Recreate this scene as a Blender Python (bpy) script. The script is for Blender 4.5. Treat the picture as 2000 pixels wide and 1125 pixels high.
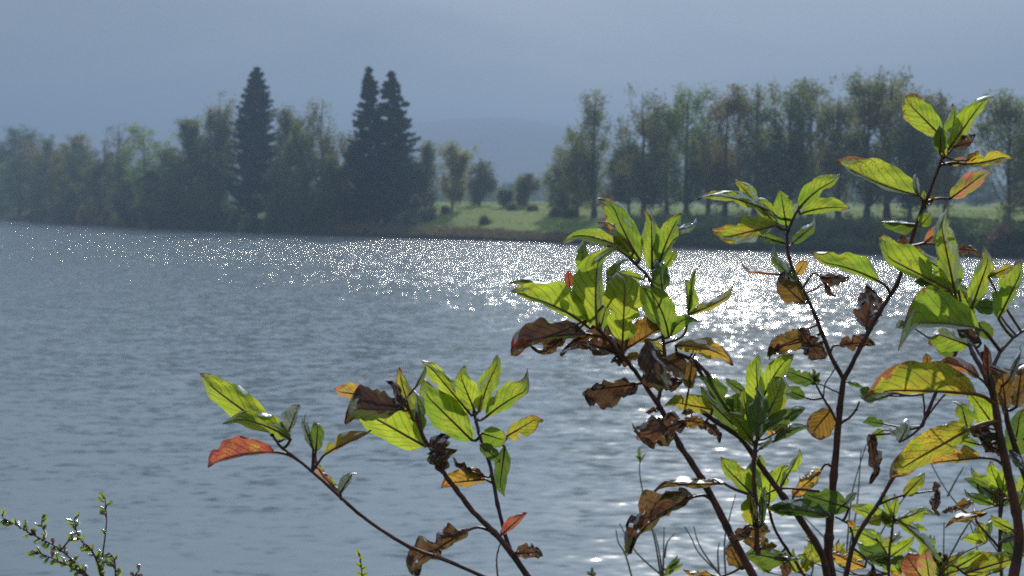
import bpy, math, random
import numpy as np
from mathutils import Vector, Matrix, Euler

for _o in list(bpy.data.objects):
    bpy.data.objects.remove(_o, do_unlink=True)
scene = bpy.context.scene
COL = scene.collection
R = math.radians

# ------------------------------------------------------------------ camera, light, exposure
CAM_Z = 7.0
F_PX = 2904.0                      # focal length in pixels of the 2000 px wide photograph
HORIZON = 390.0
PITCH = math.atan((562.5 - HORIZON) / F_PX)
cam_data = bpy.data.cameras.new('camera')
cam_data.sensor_width = 36.0
cam_data.lens = 36.0 * F_PX / 2000.0
cam_data.clip_start = 0.05
cam_data.clip_end = 20000.0
cam_data.dof.use_dof = True
cam_data.dof.focus_distance = 1.62
cam_data.dof.aperture_fstop = 15.0
cam_data.dof.aperture_blades = 0
cam = bpy.data.objects.new('camera', cam_data)
cam.location = (0, 0, CAM_Z)
cam.rotation_euler = (math.pi / 2 - PITCH, 0, 0)
COL.objects.link(cam)
scene.camera = cam

SUN_EL, SUN_AZ = R(31.0), R(8.5)   # azimuth measured from +Y (view direction) towards +X
world = bpy.data.worlds.new('World')
scene.world = world
world.use_nodes = True
nt = world.node_tree
nt.nodes.clear()
def wn(t): return nt.nodes.new(t)
out = wn('ShaderNodeOutputWorld'); bg = wn('ShaderNodeBackground')
sky = wn('ShaderNodeTexSky'); sky.sky_type = 'NISHITA'; sky.sun_disc = False
sky.sun_elevation = SUN_EL; sky.sun_rotation = SUN_AZ; sky.altitude = 600; sky.dust_density = 2.0
tc = wn('ShaderNodeTexCoord')
mp = wn('ShaderNodeMapping'); mp.inputs['Scale'].default_value = (1.1, 1.1, 5.5); mp.inputs['Location'].default_value = (3.1, 0.4, 1.2)
n1 = wn('ShaderNodeTexNoise'); n1.inputs['Scale'].default_value = 2.2; n1.inputs['Detail'].default_value = 4.0; n1.inputs['Roughness'].default_value = 0.45
n1.inputs['Distortion'].default_value = 0.6
cr = wn('ShaderNodeValToRGB')
cr.color_ramp.elements[0].position = 0.36; cr.color_ramp.elements[0].color = (1.15, 1.55, 2.0, 1)
cr.color_ramp.elements[1].position = 0.66; cr.color_ramp.elements[1].color = (2.5, 2.85, 3.25, 1)
mx = wn('ShaderNodeMix'); mx.data_type = 'RGBA'; mx.inputs['Factor'].default_value = 0.88
L = nt.links.new
L(tc.outputs['Generated'], mp.inputs['Vector']); L(mp.outputs['Vector'], n1.inputs['Vector'])
L(n1.outputs['Fac'], cr.inputs['Fac'])
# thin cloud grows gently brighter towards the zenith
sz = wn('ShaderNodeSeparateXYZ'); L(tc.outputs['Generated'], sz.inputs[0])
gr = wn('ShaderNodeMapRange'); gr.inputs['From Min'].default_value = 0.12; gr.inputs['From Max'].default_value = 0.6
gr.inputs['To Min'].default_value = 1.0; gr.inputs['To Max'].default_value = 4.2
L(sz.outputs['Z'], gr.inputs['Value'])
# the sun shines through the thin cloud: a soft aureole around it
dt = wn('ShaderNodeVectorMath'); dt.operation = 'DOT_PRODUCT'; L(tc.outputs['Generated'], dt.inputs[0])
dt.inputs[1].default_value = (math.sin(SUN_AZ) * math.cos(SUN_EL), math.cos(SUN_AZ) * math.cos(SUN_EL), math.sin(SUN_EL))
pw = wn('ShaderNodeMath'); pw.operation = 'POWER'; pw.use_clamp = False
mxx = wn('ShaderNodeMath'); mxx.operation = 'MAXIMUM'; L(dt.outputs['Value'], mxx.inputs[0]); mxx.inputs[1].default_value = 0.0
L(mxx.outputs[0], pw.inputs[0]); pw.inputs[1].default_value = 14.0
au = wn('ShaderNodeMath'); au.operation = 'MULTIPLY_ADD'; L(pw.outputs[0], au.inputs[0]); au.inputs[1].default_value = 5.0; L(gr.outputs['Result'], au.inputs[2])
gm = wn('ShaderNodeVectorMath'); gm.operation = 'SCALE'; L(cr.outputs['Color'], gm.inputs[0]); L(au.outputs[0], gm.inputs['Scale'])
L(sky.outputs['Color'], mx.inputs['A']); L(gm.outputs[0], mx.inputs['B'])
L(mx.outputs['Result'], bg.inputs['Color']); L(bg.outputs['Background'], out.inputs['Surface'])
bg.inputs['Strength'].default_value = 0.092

sun_data = bpy.data.lights.new('sun', 'SUN')
sun_data.energy = 4.8; sun_data.angle = R(0.53); sun_data.color = (1.0, 0.95, 0.86)
sun = bpy.data.objects.new('sun', sun_data)
sun_dir = Vector((math.sin(SUN_AZ) * math.cos(SUN_EL), math.cos(SUN_AZ) * math.cos(SUN_EL), math.sin(SUN_EL)))
sun.rotation_euler = (-sun_dir).to_track_quat('-Z', 'Y').to_euler()
sun.location = (20, 60, 60)
COL.objects.link(sun)

scene.render.engine = 'CYCLES'
scene.view_settings.view_transform = 'Standard'
scene.view_settings.look = 'None'
scene.view_settings.gamma = 1.0
scene.view_settings.exposure = 0.0
scene.view_settings.use_curve_mapping = False
cy = scene.cycles
cy.max_bounces = 8; cy.diffuse_bounces = 3; cy.glossy_bounces = 3; cy.transmission_bounces = 6
cy.transparent_max_bounces = 12; cy.volume_bounces = 0
cy.sample_clamp_indirect = 4.0; cy.sample_clamp_direct = 0.0
cy.caustics_reflective = False; cy.caustics_refractive = False
cy.filter_width = 1.8; cy.use_denoising = False; cy.use_adaptive_sampling = False

# ------------------------------------------------------------------ helpers
cp, sp = math.cos(PITCH), math.sin(PITCH)
FWD = np.array([0, cp, -sp]); UPV = np.array([0, sp, cp]); RGT = np.array([1.0, 0, 0])
def P(px, py, d):
    """point seen at photograph pixel (px, py), d metres in front of the eye"""
    return np.array([0, 0, CAM_Z]) + d * (FWD + RGT * (px - 1000.0) / F_PX + UPV * (562.5 - py) / F_PX)

def tag(o, label=None, cat=None, group=None, kind=None):
    if label: o['label'] = label
    if cat: o['category'] = cat
    if group: o['group'] = group
    if kind: o['kind'] = kind
    return o

def link_mesh(name, verts, faces, mats, parent=None, uv=None, matidx=None, smooth=True):
    """verts Nx3 array, faces: list of tuples or an (n,k) array"""
    me = bpy.data.meshes.new(name)
    verts = np.asarray(verts, dtype=np.float32)
    if parent is not None:
        verts = verts - np.array(parent.location, dtype=np.float32)
    if isinstance(faces, np.ndarray):
        n, k = faces.shape
        me.vertices.add(len(verts)); me.vertices.foreach_set('co', verts.ravel())
        me.loops.add(n * k); me.loops.foreach_set('vertex_index', faces.astype(np.int32).ravel())
        me.polygons.add(n)
        me.polygons.foreach_set('loop_start', np.arange(0, n * k, k, dtype=np.int32))
        me.polygons.foreach_set('loop_total', np.full(n, k, dtype=np.int32))
        me.update(calc_edges=True)
    else:
        me.from_pydata([tuple(map(float, v)) for v in verts], [], faces)
    if uv is not None:
        lay = me.uv_layers.new(name='UVMap')
        idx = np.empty(len(me.loops), dtype=np.int32); me.loops.foreach_get('vertex_index', idx)
        lay.data.foreach_set('uv', np.asarray(uv, dtype=np.float32)[idx].ravel())
    for m in (mats if isinstance(mats, (list, tuple)) else [mats]):
        me.materials.append(m)
    if matidx is not None:
        me.polygons.foreach_set('material_index', np.asarray(matidx, dtype=np.int32))
    if smooth:
        me.polygons.foreach_set('use_smooth', np.ones(len(me.polygons), dtype=bool))
    me.update()
    o = bpy.data.objects.new(name, me)
    COL.objects.link(o)
    if parent is not None:
        o.parent = parent
    return o

def empty(name, loc):
    o = bpy.data.objects.new(name, None)
    o.location = tuple(float(v) for v in loc); o.empty_display_size = 0.2
    COL.objects.link(o)
    return o

def tube(points, radii, sides=7, closed_ends=True):
    pts = np.asarray(points, float); n = len(pts)
    tan = np.gradient(pts, axis=0); tan /= np.linalg.norm(tan, axis=1)[:, None] + 1e-12
    ref = np.array([0.13, 1.0, 0.07]) if abs(tan[0][1]) < 0.9 else np.array([1.0, 0.1, 0.1])
    vs = []; a = np.linspace(0, 2 * math.pi, sides, endpoint=False)
    for i in range(n):
        u = np.cross(tan[i], ref); u /= np.linalg.norm(u) + 1e-12
        w = np.cross(tan[i], u)
        vs.append(pts[i] + radii[i] * (np.cos(a)[:, None] * u + np.sin(a)[:, None] * w))
    vs = np.concatenate(vs)
    fs = []
    for i in range(n - 1):
        for j in range(sides):
            j2 = (j + 1) % sides
            fs.append((i * sides + j, i * sides + j2, (i + 1) * sides + j2, (i + 1) * sides + j))
    return vs, fs

def spline(pts, sub=5):
    pts = np.asarray(pts, float)
    if len(pts) < 3: 
        t = np.linspace(0, 1, sub + 1)[:, None]
        return pts[0] * (1 - t) + pts[-1] * t
    q = np.vstack([2 * pts[0] - pts[1], pts, 2 * pts[-1] - pts[-2]])
    outp = []
    for i in range(1, len(q) - 2):
        p0, p1, p2, p3 = q[i - 1], q[i], q[i + 1], q[i + 2]
        for t in np.linspace(0, 1, sub, endpoint=False):
            outp.append(0.5 * ((2 * p1) + (-p0 + p2) * t + (2 * p0 - 5 * p1 + 4 * p2 - p3) * t * t + (-p0 + 3 * p1 - 3 * p2 + p3) * t ** 3))
    outp.append(q[-2])
    return np.array(outp)

def new_mat(name):
    m = bpy.data.materials.new(name); m.use_nodes = True
    m.node_tree.nodes.clear()
    return m, m.node_tree

class NB:
    """small node-building helper"""
    def __init__(s, t): s.t = t
    def n(s, typ, **kw):
        nd = s.t.nodes.new(typ)
        for k, v in kw.items(): setattr(nd, k, v)
        return nd
    def l(s, a, b): s.t.links.new(a, b)
    def math(s, op, a, b=None, c=None, clamp=False):
        nd = s.t.nodes.new('ShaderNodeMath'); nd.operation = op; nd.use_clamp = clamp
        for i, v in enumerate((a, b, c)):
            if v is None: continue
            if isinstance(v, (int, float)): nd.inputs[i].default_value = v
            else: s.l(v, nd.inputs[i])
        return nd.outputs[0]
    def mix(s, f, a, b, blend='MIX'):
        nd = s.t.nodes.new('ShaderNodeMix'); nd.data_type = 'RGBA'; nd.blend_type = blend; nd.clamp_factor = True
        for k, v in (('Factor', f), ('A', a), ('B', b)):
            sock = nd.inputs[k] if k == 'Factor' else [i for i in nd.inputs if i.name == k and i.type == 'RGBA'][0]
            if k == 'Factor': sock = nd.inputs[0]
            if isinstance(v, (int, float)): sock.default_value = v
            elif isinstance(v, tuple): sock.default_value = (*v, 1) if len(v) == 3 else v
            else: s.l(v, sock)
        return [o for o in nd.outputs if o.type == 'RGBA'][0]
    def noise(s, vec, scale, detail=2.0, rough=0.5, dist=0.0):
        nd = s.t.nodes.new('ShaderNodeTexNoise')
        nd.inputs['Scale'].default_value = scale; nd.inputs['Detail'].default_value = detail
        nd.inputs['Roughness'].default_value = rough; nd.inputs['Distortion'].default_value = dist
        if vec is not None: s.l(vec, nd.inputs['Vector'])
        return nd
    def smooth(s, v, lo, hi):
        nd = s.t.nodes.new('ShaderNodeMapRange'); nd.interpolation_type = 'SMOOTHSTEP'
        s.l(v, nd.inputs['Value']); nd.inputs['From Min'].default_value = lo; nd.inputs['From Max'].default_value = hi
        return nd.outputs['Result']

# ------------------------------------------------------------------ terrain
WL_PX = [-900, -300, 0, 100, 300, 500, 640, 800, 1000, 1300, 1500, 1700, 2000, 2400, 3200]
WL_Y = [425, 426, 430, 437, 448, 455, 461, 466, 472, 484, 491, 497, 505, 515, 540]
def far_shore(th):
    """distance from the eye to the far waterline for azimuth th (radians from +Y)"""
    th = np.asarray(th, float)
    px = 1000 + F_PX * np.tan(np.clip(th, -1.0, 1.0))
    y = np.interp(px, WL_PX, WL_Y)
    d = CAM_Z * F_PX / (y - HORIZON) / np.cos(th * 0.9)
    lim = np.interp(np.degrees(th), [-180, -95, -75, -50, 45, 70, 95, 180], [8, 20, 240, 900, 900, 80, 20, 8])
    return np.minimum(d, lim)
def vnoise(x, y, s, seed=0):
    return (np.sin(x / s * 1.7 + seed) * np.cos(y / s * 1.3 - seed * 2.1) + 0.5 * np.sin(x / s * 3.9 + y / s * 2.7 + seed * 3.3)
            + 0.25 * np.sin(x / s * 8.1 - y / s * 7.3 + seed)) / 1.75
SP_S = [-60, 0, 3, 8, 20, 45, 90, 150, 300, 900, 6000]
SP_L = [-1.6, 0, .7, 1.3, 1.9, 2.4, 3.0, 3.4, 4.0, 4.6, 6]
SP_M = [-1.6, 0, 0.7, 1.3, 2.5, 4.7, 6.15, 6.3, 6.0, 5.6, 6]
SP_R = [-1.6, 0, 1.4, 2.7, 4.0, 4.5, 4.8, 5.0, 5.1, 5.3, 6]
def ground_z(x, y):
    x = np.asarray(x, float); y = np.asarray(y, float)
    r = np.hypot(x, y); th = np.arctan2(x, y)
    s = r - far_shore(th) + vnoise(x, y, 9.0, 1.0) * 1.2 * np.clip(r / 150, 0, 1)
    px = 1000 + F_PX * np.tan(np.clip(th, -0.9, 0.9))
    wl = np.interp(px, [600, 800], [1, 0]); wr = np.interp(px, [1080, 1300], [0, 1]); wm = np.clip(1 - wl - wr, 0, 1)
    far = wl * np.interp(s, SP_S, SP_L) + wm * np.interp(s, SP_S, SP_M) + wr * np.interp(s, SP_S, SP_R)
    far = far + np.where(s > 4, vnoise(x, y, 22.0, 4.0) * 0.18, 0)
    near = np.interp(y, [-400, -30, -1.0, 2.0, 13.0, 17.0, 40], [9, 5.9, 5.4, 4.9, 0.15, -1.0, -1.6]) + vnoise(x, y, 2.3, 2.0) * 0.06
    return np.maximum(far, near)

def mat_ground():
    m, t = new_mat('meadow_ground'); b = NB(t)
    o = b.n('ShaderNodeOutputMaterial'); p = b.n('ShaderNodeBsdfPrincipled')
    g = b.n('ShaderNodeNewGeometry')
    n_a = b.noise(g.outputs['Position'], 0.035, 5, 0.6); n_b = b.noise(g.outputs['Position'], 1.3, 4, 0.6)
    sep = b.n('ShaderNodeSeparateXYZ'); b.l(g.outputs['Position'], sep.inputs[0])
    grass = b.mix(b.smooth(n_a.outputs['Fac'], 0.38, 0.62), (0.07, 0.12, 0.010), (0.135, 0.185, 0.018))
    grass = b.mix(b.smooth(n_b.outputs['Fac'], 0.45, 0.75), grass, (0.10, 0.12, 0.03))
    hgt = b.math('ADD', sep.outputs['Z'], b.math('MULTIPLY', n_a.outputs['Fac'], 3.4))
    bank = b.smooth(hgt, 2.3, 3.3)
    c = b.mix(bank, (0.075, 0.06, 0.04), grass)
    b.l(c, p.inputs['Base Color']); p.inputs['Roughness'].default_value = 0.95
    p.inputs['Specular IOR Level'].default_value = 0.1
    b.l(p.outputs[0], o.inputs['Surface'])
    return m
def build_ground():
    th = np.concatenate([np.radians(np.arange(-180, -24, 4.0)), np.radians(np.arange(-24, 24.01, 0.25)), np.radians(np.arange(28, 177, 4.0))])
    r = np.concatenate([[0.001], np.arange(0.75, 20, 0.75), np.arange(20, 150, 10), np.arange(150, 560, 1.6), np.geomspace(562, 9000, 50)])
    T, RR = np.meshgrid(th, r)
    X = RR * np.sin(T); Y = RR * np.cos(T); Z = ground_z(X, Y)
    nt_, nr = len(th), len(r)
    V = np.stack([X, Y, Z], -1).reshape(-1, 3)
    i, j = np.meshgrid(np.arange(nr - 1), np.arange(nt_), indexing='ij')
    j2 = (j + 1) % nt_
    F = np.stack([i * nt_ + j, (i + 1) * nt_ + j, (i + 1) * nt_ + j2, i * nt_ + j2], -1).reshape(-1, 4)
    F = F[:, ::-1]
    tag(link_mesh('ground', V, np.ascontiguousarray(F), mat_ground()), kind='structure')
build_ground()

# ------------------------------------------------------------------ lake water
def mat_water():
    m, t = new_mat('lake_water'); b = NB(t)
    o = b.n('ShaderNodeOutputMaterial'); p = b.n('ShaderNodeBsdfPrincipled')
    g = b.n('ShaderNodeNewGeometry')
    sep = b.n('ShaderNodeSeparateXYZ'); b.l(g.outputs['Position'], sep.inputs[0])
    def field(scale, sx, det, rough, loc):
        mpn = b.n('ShaderNodeMapping'); mpn.inputs['Scale'].default_value = (sx, 1, 1); mpn.inputs['Location'].default_value = loc
        mpn.inputs['Rotation'].default_value = (0, 0, R(loc[2]))
        b.l(g.outputs['Position'], mpn.inputs['Vector'])
        nd = b.noise(mpn.outputs['Vector'], scale, det, rough)
        v = b.n('ShaderNodeVectorMath', operation='SUBTRACT'); b.l(nd.outputs['Color'], v.inputs[0]); v.inputs[1].default_value = (0.5, 0.5, 0.5)
        return v.outputs[0]
    f1 = field(1.9, 0.42, 1.8, 0.55, (0, 0, 8)); f2 = field(4.9, 0.45, 1.2, 0.5, (7, 3, -14)); f3 = field(0.42, 0.6, 2.0, 0.5, (1, 9, 20))
    gust = b.noise(g.outputs['Position'], 0.03, 3, 0.55)
    # the near bank shelters the water: ripples grow with the distance from it
    dist = b.n('ShaderNodeMapRange'); b.l(sep.outputs['Y'], dist.inputs['Value'])
    dist.interpolation_type = 'SMOOTHSTEP'
    dist.inputs['From Min'].default_value = 30; dist.inputs['From Max'].default_value = 210
    dist.inputs['To Min'].default_value = 0.17; dist.inputs['To Max'].default_value = 1.55
    amp = b.math('MULTIPLY', dist.outputs[0], b.math('ADD', b.math('MULTIPLY', gust.outputs['Fac'], 0.9), 0.55))
    def vm(op, a, b2=None, sc=None):
        nd = b.n('ShaderNodeVectorMath', operation=op)
        b.l(a, nd.inputs[0])
        if b2 is not None: b.l(b2, nd.inputs[1])
        if sc is not None:
            if isinstance(sc, (int, float)): nd.inputs['Scale'].default_value = sc
            else: b.l(sc, nd.inputs['Scale'])
        return nd.outputs[0]
    tot = vm('ADD', vm('ADD', vm('SCALE', f1, sc=W_F1), vm('SCALE', f2, sc=W_F2)), vm('SCALE', f3, sc=W_F3))
    tot = vm('SCALE', tot, sc=amp)
    mul = b.n('ShaderNodeVectorMath', operation='MULTIPLY'); b.l(tot, mul.inputs[0]); mul.inputs[1].default_value = (0.85, 1.2, 0.0)
    add = b.n('ShaderNodeVectorMath', operation='ADD'); b.l(mul.outputs[0], add.inputs[0]); add.inputs[1].default_value = (0, 0, 1)
    nrm = b.n('ShaderNodeVectorMath', operation='NORMALIZE'); b.l(add.outputs[0], nrm.inputs[0])
    b.l(nrm.outputs[0], p.inputs['Normal'])
    p.inputs['Base Color'].default_value = (0.135, 0.17, 0.195, 1)
    p.inputs['Roughness'].default_value = W_ROUGH; p.inputs['IOR'].default_value = 1.333
    b.l(p.outputs[0], o.inputs['Surface'])
    return m
W_F1, W_F2, W_F3, W_ROUGH = 1.45, 1.75, 0.32, 0.14
Vw = np.array([[-1600, 8, 0], [1600, 8, 0], [1600, 1300, 0], [-1600, 1300, 0]], float)
tag(link_mesh('water', Vw, [(0, 1, 2, 3)], mat_water(), smooth=False), kind='structure')

# ------------------------------------------------------------------ hills behind
def simple_mat(name, cols, scale, rough=0.95, detail=4):
    m, t = new_mat(name); b = NB(t)
    o = b.n('ShaderNodeOutputMaterial'); p = b.n('ShaderNodeBsdfPrincipled')
    g = b.n('ShaderNodeNewGeometry'); n = b.noise(g.outputs['Position'], scale, detail, 0.6)
    c = b.mix(b.smooth(n.outputs['Fac'], 0.35, 0.65), cols[0], cols[1])
    b.l(c, p.inputs['Base Color']); p.inputs['Roughness'].default_value = rough
    p.inputs['Specular IOR Level'].default_value = 0.15
    b.l(p.outputs[0], o.inputs['Surface'])
    return m
def build_hills():
    HX = [-1500, -600, 0, 250, 600, 800, 900, 980, 1040, 1120, 1200, 1400, 1700, 2000, 2600, 3500]
    HY = [330, 330, 320, 300, 268, 244, 235, 232, 239, 256, 274, 300, 296, 288, 262, 300]
    px = np.linspace(-1500, 3500, 260); rows = 26
    D0, D1 = 2000.0, 3500.0
    V = []
    for k in range(rows):
        t_ = k / (rows - 1); D = D0 + (D1 - D0) * t_
        x = (px - 1000) / F_PX * D
        top = CAM_Z + (HORIZON - np.interp(px, HX, HY)) / F_PX * (D0 + (D1 - D0) * 0.75)
        prof = math.sin(min(1.0, t_ / 0.75) * math.pi / 2) ** 1.6 if t_ < 0.75 else math.cos((t_ - 0.75) / 0.25 * math.pi / 2)
        z = 2 + (top - 2) * prof + vnoise(x, np.full_like(x, D), 60, 3) * 3 * prof
        V.append(np.stack([x, np.full_like(x, D), z], -1))
    V = np.concatenate(V); n = len(px)
    i, j = np.meshgrid(np.arange(rows - 1), np.arange(n - 1), indexing='ij')
    F = np.stack([i * n + j, i * n + j + 1, (i + 1) * n + j + 1, (i + 1) * n + j], -1).reshape(-1, 4)
    tag(link_mesh('hills', V, F, simple_mat('wooded_hill', ((0.03, 0.05, 0.03), (0.06, 0.075, 0.04)), 0.01)), kind='structure')
build_hills()

# ------------------------------------------------------------------ haze
def build_haze():
    x0, x1, y0, y1, z0, z1 = -9500, 9500, -9500, 9500, -4.0, 215.0
    V = [(x0, y0, z0), (x1, y0, z0), (x1, y1, z0), (x0, y1, z0), (x0, y0, z1), (x1, y0, z1), (x1, y1, z1), (x0, y1, z1)]
    Fc = [(0, 3, 2, 1), (4, 5, 6, 7), (0, 1, 5, 4), (1, 2, 6, 5), (2, 3, 7, 6), (3, 0, 4, 7)]
    m, t = new_mat('haze_air'); b = NB(t)
    o = b.n('ShaderNodeOutputMaterial'); v = b.n('ShaderNodeVolumePrincipled')
    v.inputs['Color'].default_value = HAZE_COL; v.inputs['Density'].default_value = HAZE_D
    v.inputs['Anisotropy'].default_value = 0.25
    b.l(v.outputs[0], o.inputs['Volume'])
    tag(link_mesh('haze', np.array(V, float), Fc, m, smooth=False), kind='stuff')
HAZE_COL = (0.27, 0.38, 0.55, 1); HAZE_D = 0.00078
build_haze()
# ------------------------------------------------------------------ trees
def mat_foliage(name, c1, c2, trans=0.45):
    m, t = new_mat(name); b = NB(t)
    o = b.n('ShaderNodeOutputMaterial')
    g = b.n('ShaderNodeNewGeometry'); oi = b.n('ShaderNodeObjectInfo')
    n = b.noise(g.outputs['Position'], 0.45, 3, 0.6)
    c = b.mix(b.smooth(n.outputs['Fac'], 0.35, 0.65), c1, c2)
    hs = b.n('ShaderNodeHueSaturation'); b.l(c, hs.inputs['Color'])
    b.l(b.math('ADD', b.math('MULTIPLY', oi.outputs['Random'], 0.5), 0.75), hs.inputs['Value'])
    b.l(b.math('ADD', b.math('MULTIPLY', oi.outputs['Random'], 0.03), 0.485), hs.inputs['Hue'])
    d = b.n('ShaderNodeBsdfDiffuse'); tr = b.n('ShaderNodeBsdfTranslucent'); mixs = b.n('ShaderNodeMixShader')
    b.l(hs.outputs[0], d.inputs['Color'])
    hs2 = b.n('ShaderNodeHueSaturation'); b.l(hs.outputs[0], hs2.inputs['Color']); hs2.inputs['Value'].default_value = 1.5; hs2.inputs['Saturation'].default_value = 1.1
    b.l(hs2.outputs[0], tr.inputs['Color'])
    mixs.inputs[0].default_value = trans
    b.l(d.outputs[0], mixs.inputs[1]); b.l(tr.outputs[0], mixs.inputs[2]); b.l(mixs.outputs[0], o.inputs['Surface'])
    return m
FOL = {
    'spruce': mat_foliage('spruce_needles', (0.026, 0.051, 0.026), (0.043, 0.072, 0.032), 0.15),
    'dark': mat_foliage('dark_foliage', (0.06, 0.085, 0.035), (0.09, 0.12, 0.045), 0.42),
    'olive': mat_foliage('olive_foliage', (0.1, 0.13, 0.045), (0.16, 0.18, 0.06), 0.5),
    'yellow': mat_foliage('yellowing_foliage', (0.15, 0.15, 0.05), (0.24, 0.2, 0.06), 0.48),
    'birch': mat_foliage('birch_foliage', (0.1, 0.115, 0.045), (0.18, 0.175, 0.065), 0.5),
    'pale': mat_foliage('pale_foliage', (0.145, 0.189, 0.072), (0.189, 0.217, 0.087), 0.5),
    'brown': mat_foliage('brown_foliage', (0.125, 0.112, 0.06), (0.165, 0.14, 0.07), 0.42),
    'red': mat_foliage('dull_red_foliage', (0.1, 0.055, 0.055), (0.12, 0.07, 0.06), 0.4),
}
BARK = simple_mat('tree_bark', ((0.05, 0.045, 0.04), (0.09, 0.08, 0.07)), 3.0)

def cards(cen, size, rng, squash=(1, 1, 1)):
    """random leaf-clump faces, cen Nx3"""
    n = len(cen)
    a = rng.normal(size=(n, 3)); a /= np.linalg.norm(a, axis=1)[:, None]
    c = rng.normal(size=(n, 3)); bb = np.cross(a, c); bb /= np.linalg.norm(bb, axis=1)[:, None]
    s = size * rng.uniform(0.6, 1.3, n)[:, None]
    q = rng.uniform(0.5, 1.0, n)[:, None]
    v = np.stack([cen - a * s, cen - bb * s * q, cen + a * s, cen + bb * s * q], 1).reshape(-1, 3)
    f = np.arange(4 * n).reshape(n, 4)
    return v, f

def env_profile(kind, h):
    """crown half width (0..1) at crown height fraction h"""
    h = np.clip(h, 0, 1)
    if kind == 'column': return np.clip(np.interp(h, [0, .12, .4, .75, .92, 1], [.5, .8, .95, 1.0, .75, .35]), 0, 1)
    if kind == 'round': return np.interp(h, [0, .2, .5, .8, .95, 1], [.6, .9, 1, .75, .4, .15])
    if kind == 'vase': return np.interp(h, [0, .25, .6, .85, 1], [.25, .55, .95, 1, .5])
    return 1 - h

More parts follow.
